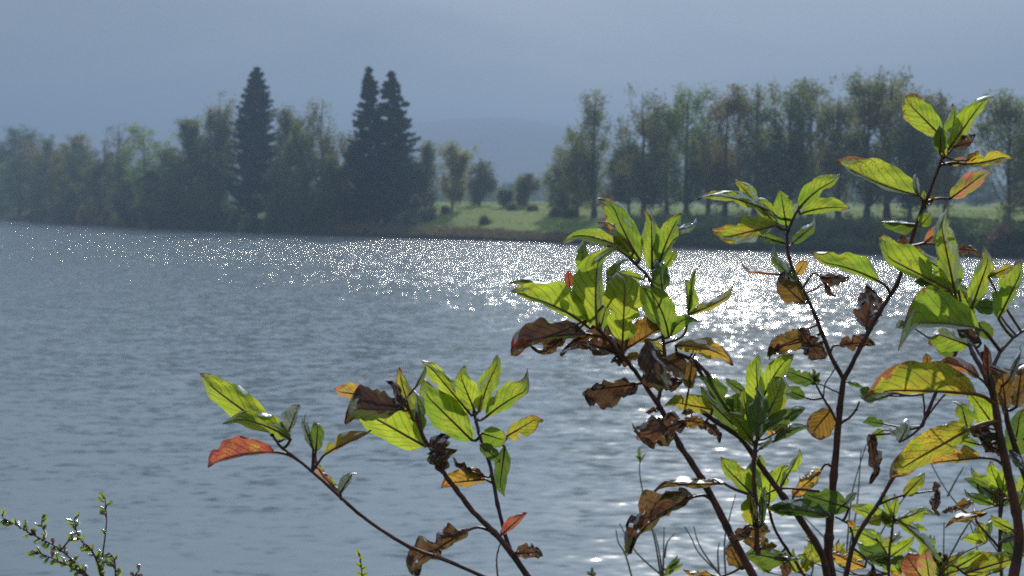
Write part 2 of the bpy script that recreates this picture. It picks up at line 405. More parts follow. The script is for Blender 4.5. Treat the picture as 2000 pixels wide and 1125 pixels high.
def make_tree(name, px, ytop, wpx, soff, fol, shape='column', crown_from=0.15, label='', cat='tree', group=None,
              dens=1.0, seed=0, lean=0.0, clump=1.0):
    if px < 380 and clump == 1.0: dens *= 1.25
    rng = np.random.default_rng(seed)
    th = math.atan((px - 1000) / F_PX)
    r = float(far_shore(th)) + soff
    x, y = r * math.sin(th), r * math.cos(th)
    gz = float(ground_z(x, y)) - 0.15
    H = CAM_Z + (HORIZON - ytop) / F_PX * y - gz
    Wd = wpx / F_PX * y * (1.24 if shape == 'spruce' else (1.42 if px > 1180 else 1.3))
    root = empty(name, (x, y, gz))
    tag(root, label, cat, group)
    base = np.array([x, y, gz])
    # trunk
    nseg = 9
    tz = np.linspace(0, 1, nseg)
    wob = rng.normal(0, 0.012 * H, (nseg, 2)).cumsum(0) * 0.35; wob[0] = 0
    tp = np.stack([base[0] + wob[:, 0] + lean * tz * H, base[1] + wob[:, 1], base[2] + tz * H * 0.96], -1)
    r0 = 0.018 * H * (0.7 if wpx < 25 else 1.0)
    V, Fq = tube(tp, r0 * (1 - tz) ** 0.8 + 0.03, 7)
    V[:7, :2] += (V[:7, :2] - base[:2]) * 0.6
    VS = [V]; FS = list(Fq); off = len(V)
    def at(h):
        i = h * (nseg - 1); k = min(int(i), nseg - 2); f = i - k
        return tp[k] * (1 - f) + tp[k + 1] * f
    cen = []
    e1 = rng.uniform(0, 6.28)
    nl = int((13 + H * 0.95) * dens)
    if shape == 'spruce':
        nwh = int(H * 2.2)
        for k in range(nwh):
            h = crown_from + (1 - crown_from) * (k + rng.uniform(0, .8)) / nwh
            hf = (h - crown_from) / (1 - crown_from)
            ln = Wd * (np.interp(hf, [0, .2, .45, .7, .88, 1], [.8, 1.0, .92, .66, .38, .08])) * rng.uniform(0.75, 1.15)
            for q in range(8):
                if rng.random() > dens: continue
                az = rng.uniform(0, 2 * math.pi); l_ = ln * rng.uniform(0.6, 1.12)
                p0 = at(min(max(.05, h + rng.uniform(-.03, .03)), .995))
                d = np.array([math.cos(az), math.sin(az), -rng.uniform(.15, .5)])
                m_ = max(3, int(l_ * 7))
                tt = rng.uniform(0.12, 1.0, m_ * 3) ** 0.8
                pts = p0 + d * (tt * l_)[:, None]
                pts[:, 2] += 0.30 * l_ * tt ** 2.5
                sd = np.array([-math.sin(az), math.cos(az), 0])
                pts += sd * (rng.normal(0, 0.20, len(tt)) * (0.5 + (1 - tt)) * min(1.3, l_ * .5))[:, None]
                pts[:, 2] -= np.abs(rng.normal(0, 0.22, len(tt)))
                cen.append(pts)
                if q < 3:
                    bv, bf = tube([p0, p0 + d * l_ * 0.5, p0 + d * l_ * 0.95 + np.array([0, 0, .25 * l_])], [0.05, .035, .02], 3)
                    VS.append(bv); FS += [tuple(i + off for i in f) for f in bf]; off += len(bv)
        size = 0.26
    else:
        for k in range(nl):
            hf = rng.uniform(0, 1) ** 0.85
            h_tip = crown_from + (1 - crown_from) * hf
            az = rng.uniform(0, 2 * math.pi)
            w_ = Wd * env_profile(shape, hf) * (0.4 + 0.6 * rng.uniform(0, 1) ** 0.5) * (1 + .3 * math.sin(az * 2 + hf * 9 + e1) * (hf > .1))
            tip = at(min(.99, h_tip)) + np.array([math.cos(az) * w_, math.sin(az) * w_, rng.uniform(-.3, .3)])
            h0 = max(0.10, h_tip - (0.10 + 0.28 * rng.random()) - 0.25 * w_ / H)
            p0 = at(h0); mid = (p0 + tip) / 2 + np.array([0, 0, -0.08 * H * rng.random()]) + (tip - p0) * np.array([.12, .12, 0])
            curve = np.array([p0, mid, tip])
            bv, bf = tube(spline(curve, 3), np.linspace(r0 * 0.35 * (1 - h0) + 0.03, 0.02, 7), 4)
            VS.append(bv); FS += [tuple(i + off for i in f) for f in bf]; off += len(bv)
            ncl = rng.integers(3, 6)
            for c_ in range(ncl):
                f = rng.uniform(0.45, 1.08)
                cc = p0 * (1 - f) ** 2 + 2 * mid * f * (1 - f) + tip * f * f + rng.normal(0, 0.07 * Wd + .3, 3)
                nn = int(rng.integers(40, 74) * clump)
                sg = 0.34 + 0.045 * Wd
                pts = cc + rng.normal(0, 1, (nn, 3)) * np.array([sg, sg, sg * (1.25 if shape == 'column' else .85)])
                if shape == 'column': pts[:, 2] -= np.abs(rng.normal(0, 0.5, nn))
                cen.append(pts)
        size = 0.19
    cen = np.concatenate(cen)
    top = gz + H
    cen = cen[cen[:, 2] < top + 0.2]
    cen = cen[cen[:, 2] > gz + 0.3]
    cv, cf = cards(cen, size, rng)
    link_mesh('crown', cv, cf, FOL[fol], root, smooth=False)
    link_mesh('trunk', np.concatenate(VS), FS, BARK, root)
    return root

def make_bush(name, px, ytop, wpx, soff, fol, label, group=None, seed=0, cat='bush'):
    rng = np.random.default_rng(seed)
    th = math.atan((px - 1000) / F_PX)
    r = float(far_shore(th)) + soff
    x, y = r * math.sin(th), r * math.cos(th)
    gz = float(ground_z(x, y)) - 0.1
    H = max(0.8, CAM_Z + (HORIZON - ytop) / F_PX * y - gz); Wd = wpx / F_PX * y
    root = empty(name, (x, y, gz)); tag(root, label, cat, group)
    VS = []; FS = []; off = 0; cen = []
    for k in range(int(9 + Wd * 3)):
        az = rng.uniform(0, 2 * math.pi); rr = rng.uniform(0, 1) ** .6
        zt = H * (1 - 0.55 * rr ** 2) * rng.uniform(.35, 1.05)
        tip = np.array([x + math.cos(az) * rr * Wd, y + math.sin(az) * rr * Wd, gz + zt])
        p0 = np.array([x + rng.normal(0, .15), y + rng.normal(0, .15), gz])
        mid = (p0 + tip) / 2 + np.array([0, 0, .12 * H])
        bv, bf = tube([p0, mid, tip], [0.06, .04, .015], 4)
        VS.append(bv); FS += [tuple(i + off for i in f) for f in bf]; off += len(bv)
        for c_ in range(5):
            f = rng.uniform(.3, 1.05)
            cc = p0 * (1 - f) ** 2 + 2 * mid * f * (1 - f) + tip * f * f
            cen.append(cc + rng.normal(0, .32 + .04 * Wd, (int(rng.integers(22, 40)), 3)))
    cen = np.concatenate(cen); cen = cen[cen[:, 2] > gz + .02]
    cv, cf = cards(cen, 0.19, rng)
    link_mesh('foliage', cv, cf, FOL[fol], root, smooth=False)
    link_mesh('stem', np.concatenate(VS), FS, BARK, root)
    return root

T = make_tree
# left wood
T('pine_tree', 42, 243, 38, 70, 'dark', 'round', .45, 'dark pine crown standing above the yellowing trees at the far left', seed=1, dens=1.5)
T('deciduous_tree', 4, 276, 34, 30, 'birch', 'round', .1, 'olive tree cut by the left picture edge below the dark pine', seed=2, dens=1.3)
T('deciduous_tree', 62, 272, 26, 34, 'yellow', 'round', .15, 'pale yellowing tree just right of the dark pine crown', seed=3, dens=1.3)
T('deciduous_tree', 104, 262, 24, 30, 'birch', 'round', .15, 'small pointed olive tree between two yellowing trees at left', seed=4, dens=1.3)
T('deciduous_tree', 156, 257, 31, 26, 'yellow', 'round', .15, 'round yellow-green treetop behind the dark round tree at left', seed=5, dens=1.4)
T('deciduous_tree', 205, 275, 26, 20, 'brown', 'round', .1, 'brownish tree between the round yellow top and the bare twigs', seed=6, dens=1.2)
T('deciduous_tree', 40, 300, 44, 15, 'dark', 'round', .05, 'dark broad tree low at the far left shore', seed=7, dens=1.5)
T('deciduous_tree', 158, 288, 48, 15, 'dark', 'round', .05, 'dark rounded tree behind the brown waterside bush', seed=8, dens=1.6)
T('sapling', 82, 345, 16, 7, 'pale', 'column', .1, 'slim light green young tree before the dark far-left trees', seed=9)
T('sapling', 142, 366, 9, 5, 'pale', 'column', .1, 'smallest light green sapling beside the dull red bush', seed=10)
T('bare_tree', 232, 238, 26, 14, 'brown', 'vase', .45, 'thin nearly bare tree left of the fork-trunked tree', seed=11, dens=.9, clump=.18)
T('deciduous_tree', 283, 238, 40, 6, 'pale', 'vase', .30, 'pale tree whose forked dark trunk shows above the shore', seed=12, dens=1.15, clump=.8)
T('deciduous_tree', 240, 290, 34, 10, 'olive', 'round', .1, 'green tree behind the orange-brown waterside bush', seed=13, dens=1.2)
T('deciduous_tree', 334, 278, 26, 8, 'olive', 'round', .1, 'low green tree filling the dip left of the tall wood', seed=14, dens=1.3)
T('deciduous_tree', 376, 226, 30, 9, 'olive', 'round', .1, 'leftmost of the tall green trees beside the single spruce', seed=15, dens=1.4)
T('deciduous_tree', 408, 210, 26, 16, 'birch', 'column', .1, 'tall ragged tree between the first tall tree and the birch', seed=16, dens=1.2)
T('birch_tree', 438, 180, 28, 20, 'birch', 'column', .15, 'pale feathery birch top touching the left side of the single spruce', seed=17, dens=1.1)
T('spruce_tree', 497, 119, 44, 8, 'spruce', 'spruce', .12, 'single dark pointed spruce, tallest tree of the left wood', seed=18, dens=1.0)
T('birch_tree', 558, 200, 25, 16, 'birch', 'column', .15, 'feathery birch just right of the single spruce', seed=19, dens=1.0)
T('birch_tree', 592, 228, 22, 12, 'olive', 'column', .1, 'lower olive birch between two taller feathery birches', seed=20, dens=1.1)
T('birch_tree', 632, 185, 38, 14, 'birch', 'column', .15, 'broad feathery birch midway between single spruce and spruce pair', seed=21, dens=1.1)
T('deciduous_tree', 600, 285, 42, 6, 'dark', 'round', .05, 'dark lower tree at the shore under the broad feathery birch', seed=22, dens=1.5)
T('deciduous_tree', 540, 300, 28, 5, 'olive', 'round', .05, 'dull green shore tree under the right side of the single spruce', seed=23, dens=1.2)
T('deciduous_tree', 425, 300, 44, 5, 'dark', 'round', .05, 'dark shore tree under the left side of the single spruce', seed=24, dens=1.4)
T('deciduous_tree', 672, 255, 22, 14, 'birch', 'column', .15, 'thin olive tree filling the gap left of the spruce pair', seed=25, dens=.9)
T('spruce_tree', 721, 119, 38, 14, 'spruce', 'spruce', .12, 'left tree of the ragged spruce pair', seed=26, dens=.8)
T('spruce_tree', 766, 127, 44, 18, 'spruce', 'spruce', .12, 'right tree of the ragged spruce pair', seed=27, dens=.8)
T('deciduous_tree', 690, 300, 34, 24, 'brown', 'round', .05, 'brownish tree below the left side of the spruce pair', seed=28, dens=1.2)
T('deciduous_tree', 742, 318, 38, 26, 'dark', 'round', .05, 'dark rounded tree at the foot of the spruce pair', seed=29, dens=1.4)
T('deciduous_tree', 796, 300, 24, 28, 'dark', 'column', .1, 'dark slim tree at the right foot of the spruce pair', seed=30, dens=1.1)
T('birch_tree', 830, 276, 17, 32, 'birch', 'column', .2, 'slender birch standing alone just right of the spruce pair', seed=31, dens=1.0)
T('birch_tree', 883, 270, 24, 44, 'yellow', 'column', .2, 'yellowish birch on the green meadow right of the left wood', seed=32, dens=1.1)
T('birch_tree', 936, 300, 22, 75, 'birch', 'column', .12, 'hazier rounded birch beside the yellowish meadow birch', seed=33, dens=1.2)
T('sapling', 988, 370, 8, 60, 'olive', 'round', .15, 'smaller of the two young trees on the middle meadow', seed=34)
T('sapling', 1029, 341, 16, 62, 'birch', 'column', .15, 'larger spreading young tree on the middle meadow', seed=35)
for (px, yt, w, so, fo, lb, sd) in [
        (92, 303, 38, 18, 'olive', 'green rounded tree between the two dark broad trees at the far left', 401), (192, 312, 32, 14, 'birch', 'dull green tree just above the orange-brown waterside bush', 402),
        (6, 318, 36, 14, 'olive', 'low green tree at the left picture edge near the water', 403), (262, 335, 28, 6, 'dark', 'dark low tree left of the forked trunk', 404),
        (308, 325, 28, 5, 'dark', 'dark low tree right of the forked trunk', 405), (352, 300, 30, 7, 'olive', 'olive tree between the fork-trunked tree and the tall wood', 406),
        (125, 292, 26, 22, 'yellow', 'yellowing tree peeking between the dark rounded trees at left', 407), (572, 262, 26, 9, 'birch', 'feathery mid-height tree right of the single spruce', 408),
        (655, 300, 24, 10, 'olive', 'olive tree between the broad feathery birch and the spruce pair', 409)]:
    T('deciduous_tree', px, yt, w, so, fo, 'round', .06, lb, seed=sd, dens=1.4)
# right row
row = [
    (1096, 285, 24, 42, 'birch', .22), (1160, 178, 38, 34, 'birch', .16), (1128, 236, 22, 38, 'birch', .15),
    (1228, 270, 26, 40, 'dark', .12), (1258, 170, 42, 30, 'birch', .2), (1302, 205, 32, 44, 'birch', .2), (1340, 165, 38, 32, 'olive', .2),
    (1383, 215, 30, 48, 'dark', .15), (1414, 167, 38, 34, 'yellow', .2), (1472, 160, 34, 42, 'birch', .2), (1506, 205, 30, 30, 'dark', .2),
    (1540, 152, 34, 28, 'olive', .2), (1582, 153, 34, 38, 'birch', .2), (1637, 176, 34, 30, 'birch', .22), (1692, 134, 34, 22, 'birch', .25),
    (1732, 130, 42, 34, 'birch', .25), (1776, 205, 30, 22, 'dark', .25), (1802, 165, 34, 36, 'birch', .25), (1846, 200, 32, 44, 'birch', .25),
    (1966, 176, 48, 20, 'birch', .12), (2030, 165, 50, 26, 'birch', .15), (2110, 190, 50, 30, 'olive', .15)]
rlab = ['short slim birch left of the tall lone birch on the right meadow', 'tall lone ragged birch left of the long birch row',
        'lower birch leaning against the left side of the tall lone birch', 'low dark tree filling the gap before the long birch row',
        'first tall birch at the left end of the long row', 'lower birch between the first two tall trees of the row',
        'second tall tree of the row with a rounded olive top', 'dark lower tree right of the rounded olive top',
        'yellow-topped tree in the left half of the long row', 'tall thin-topped birch right of the yellow-topped tree',
        'dark lower tree in the middle of the long row', 'broad olive tree in the middle of the long row',
        'birch just right of the broad olive tree', 'rust-tinged birch left of the tallest tree in the row',
        'left half of the tallest crown pair, trunk clear above the grass', 'right half of the tallest crown pair in the long row',
        'dark tree with a clear trunk right of the tallest pair', 'birch behind the uppermost shrub leaves at the right end of the row',
        'last shorter birch at the right end of the long row', 'big separate birch near the right edge with a skirt of low branches',
        'birch cut by the right picture edge', 'tree just beyond the right picture edge']
for i, (a, (px, yt, w, so, fo, cf_)) in enumerate(zip(rlab, row)):
    T('birch_tree' if fo in ('birch', 'yellow') else 'deciduous_tree', px, yt, w, so, fo, 'column', cf_ + (.02 if px > 1200 else 0), a,
      group='trees in the long row on the right bank', seed=60 + i, dens=1.05)
# second, hazier row behind
for i, (px, yt, w, so) in enumerate([(1205, 300, 26, 150), (1290, 280, 40, 170), (1440, 285, 46, 190), (1600, 270, 48, 180), (1905, 340, 30, 260), (1700, 300, 40, 240), (1830, 330, 34, 220)]):
    T('deciduous_tree', px, yt, w, so, 'dark', 'round', .08,
      ['dim tree behind the gap left of the row', 'dim tree behind the first tall birches', 'dim tree behind the yellow-topped tree', 'dim tree behind the middle right of the row',
       'low dim tree in the hazy gap near the right edge', 'dim tree seen between trunks under the tallest pair', 'dim low tree left of the hazy gap near the right edge'][i],
      group='hazy trees behind the long row', seed=100 + i, dens=1.2)
# bushes
Bs = make_bush
Bs('bush', 205, 347, 38, 4, 'brown', 'orange-brown bush leaning over the water at left', seed=201)
Bs('bush', 118, 386, 20, 3, 'red', 'dull red bush on the far-left shore', seed=202)
Bs('bush', 168, 400, 18, 2, 'yellow', 'low yellowish bush between red bush and orange-brown bush', seed=203)
Bs('bush', 66, 406, 26, 4, 'brown', 'low brown bush left of the dull red bush', seed=204)
Bs('bush', 268, 385, 14, 3, 'olive', 'small green bush under the fork-trunked tree', seed=205)
Bs('bush', 88, 398, 14, 6, 'olive', 'small green bush behind the low brown bush', seed=208)
Bs('bush', 530, 385, 12, 3, 'pale', 'light green bush at the shore right of the single spruce', seed=206)
Bs('bush', 1958, 445, 26, 3, 'red', 'reddish bush on the bank near the right edge', seed=207)
k = 0
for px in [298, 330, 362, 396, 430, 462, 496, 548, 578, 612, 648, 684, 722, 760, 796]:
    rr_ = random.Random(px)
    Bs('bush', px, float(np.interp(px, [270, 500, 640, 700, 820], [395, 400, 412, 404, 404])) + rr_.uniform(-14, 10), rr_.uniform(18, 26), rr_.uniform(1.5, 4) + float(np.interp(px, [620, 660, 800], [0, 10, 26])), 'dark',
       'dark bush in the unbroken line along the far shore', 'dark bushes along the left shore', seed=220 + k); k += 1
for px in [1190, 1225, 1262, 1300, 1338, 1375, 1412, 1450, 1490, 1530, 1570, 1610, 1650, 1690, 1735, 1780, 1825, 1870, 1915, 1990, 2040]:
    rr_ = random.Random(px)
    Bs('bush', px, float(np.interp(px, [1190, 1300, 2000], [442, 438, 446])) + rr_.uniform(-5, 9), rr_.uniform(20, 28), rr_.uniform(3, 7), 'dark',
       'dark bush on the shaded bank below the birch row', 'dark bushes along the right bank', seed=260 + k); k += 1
for i, (px, yt, w, so, lb) in enumerate([
        (870, 405, 6, 40, 'small bush at the foot of the yellowish meadow birch'), 
        (947, 424, 10, 20, 'rounded dark bush low on the green slope'),
        (1000, 402, 7, 50, 'dark tuft bush below the smaller meadow sapling'), (1040, 404, 8, 48, 'dark low bush below the larger meadow sapling'),
        (1085, 408, 9, 36, 'tiny bush at the foot of the short slim birch'), (1115, 410, 12, 34, 'low bush between the short slim birch and tall lone birch'),
        (835, 400, 20, 24, 'brownish bush at the edge of the left wood'), (800, 405, 22, 16, 'dark bush under the right end of the left wood')]):
    Bs('bush', px, yt, w, so, 'brown' if 'brownish' in lb else 'olive', lb, 'bushes on the middle meadow', seed=320 + i)

# distant forest and bank undergrowth: nobody could count these
def far_forest():
    rng = np.random.default_rng(7); cen = []
    for px in np.arange(-200, 2300, 5.0):
        D = rng.uniform(700, 1000); x = (px - 1000) / F_PX * D
        top = np.interp(px, [-200, 900, 980, 1040, 1100, 1300, 2300], [352, 358, 360, 352, 362, 366, 362]) + rng.uniform(-7, 9)
        zt = CAM_Z + (HORIZON - top) / F_PX * D; zb = float(ground_z(x, D)) - .5; h = zt - zb; n = 60
        hf = rng.uniform(0, 1, n); w = (1 - hf) * 3.2 + .5
        az = rng.uniform(0, 2 * math.pi, n)
        cen.append(np.stack([x + np.cos(az) * w, D + np.sin(az) * w, zb + hf * h], -1))
    cen = np.concatenate(cen)
    cv, cf = cards(cen, 1.3, rng)
    tag(link_mesh('distant_forest', cv, cf, FOL['dark'], smooth=False), 'distant blue-grey forest along the horizon beyond the meadow', 'forest', kind='stuff')
far_forest()
def undergrowth():
    rng = np.random.default_rng(9); px = rng.uniform(-60, 2120, 60000)
    so = rng.uniform(-0.3, 1, 60000) ** 1.3; so = np.nan_to_num(so) 
    th = np.arctan((px - 1000) / F_PX); width = np.interp(px, [0, 700, 900, 1150, 1250, 2000], [14, 14, 12, 7, 20, 16])
    r = far_shore(th) + so * width + vnoise(px, px * 0, 20, 2) * .5 + 0.2
    x = r * np.sin(th); y = r * np.cos(th); z = ground_z(x, y)
    hgt = rng.uniform(0, 1, len(px)) ** 1.3 * (np.interp(px, [0, 600, 780, 1000, 1150, 1250, 2000], [1.5, 1.7, .9, .5, .5, 1.4, 1.2]) * (1 + .5 * vnoise(px, so * 10, 14, 5)))
    c = np.stack([x, y, z + hgt], -1)
    for nm, fo, sel, lb in (('reeds', 'brown', ((px > 640) & (px < 1240)) | (px < 265) , 'brown reeds and dead stalks along the middle and far-left shore'),
                        ('undergrowth', 'dark', ((px <= 640) & (px >= 265)) | (px >= 1240), 'dark tangled undergrowth along the far water edge')):
        cv, cf = cards(c[sel], 0.2, rng)
        tag(link_mesh(nm, cv, cf, FOL[fo], smooth=False), lb, 'undergrowth', kind='stuff')
undergrowth()

def meadow_grass():
    rng = np.random.default_rng(12); n = 42000
    px = rng.uniform(680, 2100, n); so = rng.uniform(0, 1, n) ** 1.2 * 110 + 4
    th = np.arctan((px - 1000) / F_PX); r = far_shore(th) + so
    x = r * np.sin(th); y = r * np.cos(th)
    keep = vnoise(x, y, 7, 3) + rng.normal(0, .5, n) > .3
    x, y = x[keep], y[keep]; z = ground_z(x, y)
    v, f = cards(np.stack([x, y, z + .06], -1), 0.16, rng)
    tag(link_mesh('meadow_grass', v, f, FOL['pale'], smooth=False), 'rough grass tufts on the meadow behind the far bank', 'grass', kind='stuff')
meadow_grass()
# ------------------------------------------------------------------ foreground shrubs
def mat_leaf(name, c1, c2, brown=(0.10, 0.045, 0.02), b_edge=0.0, b_spots=0.0, vein=(0.10, 0.09, 0.03), vein_str=0.75,
             trans=0.6, tgain=2.75, rough=0.5, red=None, red_amt=0.0, spec=0.26, tsat=0.98):
    m, t = new_mat(name); b = NB(t)
    o = b.n('ShaderNodeOutputMaterial')
    uvn = b.n('ShaderNodeUVMap'); uvn.uv_map = 'UVMap'
    oi = b.n('ShaderNodeObjectInfo')
    sep = b.n('ShaderNodeSeparateXYZ'); b.l(uvn.outputs[0], sep.inputs[0])
    u, v = sep.outputs['X'], sep.outputs['Y']
    va = b.math('ABSOLUTE', b.math('SUBTRACT', b.math('MULTIPLY', v, 2.0), 1.0))
    # random offset so that no two leaves share a pattern
    cmb = b.n('ShaderNodeCombineXYZ')
    b.l(b.math('ADD', b.math('MULTIPLY', u, 2.2), b.math('MULTIPLY', oi.outputs['Random'], 57.0)), cmb.inputs[0])
    b.l(v, cmb.inputs[1]); b.l(b.math('MULTIPLY', oi.outputs['Random'], 31.0), cmb.inputs[2])
    nlow = b.noise(cmb.outputs[0], 1.5, 3, 0.55); nmid = b.noise(cmb.outputs[0], 5.5, 4, 0.65); nfin = b.noise(cmb.outputs[0], 22, 3, 0.6)
    # arched side veins
    ph = b.math('SUBTRACT', b.math('MULTIPLY', u, 6.5), b.math('MULTIPLY', b.math('POWER', va, 1.25), 2.6))
    ph = b.math('ADD', ph, b.math('MULTIPLY', nlow.outputs['Fac'], 0.5))
    fr = b.math('ABSOLUTE', b.math('SUBTRACT', b.math('FRACT', ph), 0.5))
    side = b.math('SUBTRACT', 1.0, b.smooth(fr, 0.03, 0.13))
    side = b.math('MULTIPLY', side, b.math('SUBTRACT', 1.0, b.smooth(va, 0.75, 1.0)))
    midr = b.math('SUBTRACT', 1.0, b.smooth(va, 0.02, 0.085))
    vfac = b.math('MAXIMUM', b.math('MULTIPLY', side, 0.8), midr)
    col = b.mix(b.smooth(b.math('ADD', nlow.outputs['Fac'], b.math('MULTIPLY', b.math('SUBTRACT', oi.outputs['Random'], 0.5), 0.25)), 0.38, 0.64), c1, c2)
    col = b.mix(b.math('MULTIPLY', b.smooth(nfin.outputs['Fac'], 0.4, 0.7), 0.25), col, tuple(x * 0.6 for x in c1))
    if red is not None:
        rm = b.smooth(b.math('ADD', nlow.outputs['Fac'], b.math('MULTIPLY', u, red_amt)), 0.48, 0.66)
        col = b.mix(rm, col, red)
    col = b.mix(b.math('MULTIPLY', vfac, vein_str), col, vein)
    # browned edges and tips, specks
    em = b.math('ADD', b.math('ADD', b.math('MULTIPLY', b.math('POWER', va, 3.0), 0.30), b.math('MULTIPLY', b.math('POWER', u, 5.0), 0.45)), nmid.outputs['Fac'])
    bm = b.smooth(em, 1.02 - b_edge, 1.10 - b_edge)
    sm = b.smooth(b.math('ADD', nfin.outputs['Fac'], b.math('MULTIPLY', nlow.outputs['Fac'], 0.5)), 0.98 - b_spots, 1.03 - b_spots)
    bm = b.math('MAXIMUM', bm, b.math('MULTIPLY', sm, 0.8))
    col = b.mix(bm, col, brown)
    d = b.n('ShaderNodeBsdfDiffuse'); tr = b.n('ShaderNodeBsdfTranslucent'); gl = b.n('ShaderNodeBsdfGlossy')
    m1 = b.n('ShaderNodeMixShader'); m2 = b.n('ShaderNodeMixShader')
    b.l(col, d.inputs['Color'])
    hs = b.n('ShaderNodeHueSaturation'); b.l(col, hs.inputs['Color']); hs.inputs['Value'].default_value = tgain; hs.inputs['Saturation'].default_value = tsat
    b.l(hs.outputs[0], tr.inputs['Color'])
    gl.inputs['Roughness'].default_value = rough; gl.inputs['Color'].default_value = (.9, .92, 1, 1)
    fres = b.n('ShaderNodeFresnel'); fres.inputs['IOR'].default_value = 1.42
    bump = b.n('ShaderNodeBump'); bump.inputs['Distance'].default_value = 0.0012; bump.inputs['Strength'].default_value = 0.8
    hgt = b.math('SUBTRACT', b.math('MULTIPLY', nmid.outputs['Fac'], 0.9), b.math('MULTIPLY', vfac, 0.6))
    b.l(hgt, bump.inputs['Height'])
    for s_ in (d, tr, gl): b.l(bump.outputs[0], s_.inputs['Normal'])
    m1.inputs[0].default_value = trans
    b.l(d.outputs[0], m1.inputs[1]); b.l(tr.outputs[0], m1.inputs[2])
    b.l(b.math('MULTIPLY', fres.outputs[0], spec), m2.inputs[0])
    b.l(m1.outputs[0], m2.inputs[1]); b.l(gl.outputs[0], m2.inputs[2])
    b.l(m2.outputs[0], o.inputs['Surface'])
    return m

LEAF = {
    'G': (mat_leaf('lime_leaf', (0.16, 0.215, 0.012), (0.20, 0.235, 0.015), b_edge=0.11, b_spots=0.09), None),
    'g': (mat_leaf('green_leaf', (0.105, 0.165, 0.012), (0.165, 0.20, 0.014), b_edge=0.18, b_spots=0.12), None),
    'y': (mat_leaf('yellow_green_leaf', (0.155, 0.175, 0.012), (0.25, 0.20, 0.015), b_edge=0.24, b_spots=0.13, brown=(0.13, 0.05, 0.02)), 'yellow-green leaf with browned edge'),
    'd': (mat_leaf('shade_toned_green_leaf', (0.06, 0.11, 0.016), (0.095, 0.135, 0.016), trans=0.5, tgain=2.2, b_edge=0.08, rough=0.45, spec=0.35), 'dark green leaf with shade in its colour'),  # darker leaf green, with the shade of shadowed leaves put into the colour
    'o': (mat_leaf('orange_yellow_leaf', (0.27, 0.155, 0.02), (0.24, 0.17, 0.02), b_edge=0.27, b_spots=0.15, brown=(0.10, 0.03, 0.012), vein=(0.2, 0.06, 0.02)), 'orange-yellow leaf with brown blotches'),
    'r': (mat_leaf('red_leaf', (0.20, 0.045, 0.028), (0.24, 0.09, 0.03), b_edge=0.2, b_spots=0.12, brown=(0.10, 0.02, 0.02), vein=(0.12, 0.02, 0.015), red=(0.24, 0.15, 0.02), red_amt=-0.25), 'orange-red turning leaf'),
    'm': (mat_leaf('orange_green_leaf', (0.17, 0.16, 0.02), (0.26, 0.17, 0.02), b_edge=0.12, b_spots=0.05, red=(0.26, 0.085, 0.05), red_amt=0.1, brown=(0.13, 0.05, 0.02)), 'leaf turning from green to salmon red'),
    'b': (mat_leaf('dried_leaf', (0.075, 0.036, 0.02), (0.145, 0.065, 0.028), trans=0.40, tgain=1.95, b_edge=0.24, b_spots=0.10, brown=(0.028, 0.014, 0.012), vein=(0.04, 0.018, 0.015), rough=0.6, spec=0.22), 'dried curled brown leaf'),
    't': (mat_leaf('tan_leaf', (0.17, 0.095, 0.02), (0.26, 0.14, 0.02), trans=0.45, tgain=1.8, b_edge=0.25, b_spots=0.12, brown=(0.05, 0.022, 0.015), vein=(0.07, 0.03, 0.015)), 'withered tan and brown leaf'),
    'p': (mat_leaf('purple_brown_leaf', (0.065, 0.032, 0.03), (0.10, 0.055, 0.028), trans=0.3, tgain=1.7, b_edge=0.15, brown=(0.13, 0.02, 0.025), vein=(0.02, 0.015, 0.018), rough=0.4, spec=0.5), 'dark purple-brown leathery leaf'),
    's': (mat_leaf('silvery_leaf', (0.16, 0.20, 0.15), (0.28, 0.30, 0.26), trans=0.3, tgain=1.4, b_edge=0.05, rough=0.3, spec=0.7, vein=(0.10, 0.12, 0.08)), 'curled leaf showing its pale silvery underside'),
}
def mat_stem():
    m, t = new_mat('purple_red_twig'); b = NB(t)
    o = b.n('ShaderNodeOutputMaterial'); p = b.n('ShaderNodeBsdfPrincipled')
    tcn = b.n('ShaderNodeTexCoord'); n = b.noise(tcn.outputs['Object'], 60, 4, 0.6)
    n2 = b.noise(tcn.outputs['Object'], 400, 2, 0.5)
    c = b.mix(b.smooth(n.outputs['Fac'], 0.35, 0.65), (0.026, 0.008, 0.016), (0.10, 0.019, 0.03))
    c = b.mix(b.math('MULTIPLY', b.smooth(n2.outputs['Fac'], 0.62, 0.7), 0.5), c, (0.16, 0.12, 0.10))
    b.l(c, p.inputs['Base Color']); p.inputs['Roughness'].default_value = 0.45
    bump = b.n('ShaderNodeBump'); bump.inputs['Distance'].default_value = 0.001; bump.inputs['Strength'].default_value = 0.7
    b.l(n.outputs['Fac'], bump.inputs['Height']); b.l(bump.outputs[0], p.inputs['Normal'])
    b.l(p.outputs[0], o.inputs['Surface'])
    return m
STEM = mat_stem()
GREYTWIG = simple_mat('grey_twig', ((0.07, 0.06, 0.05), (0.12, 0.10, 0.08)), 80)

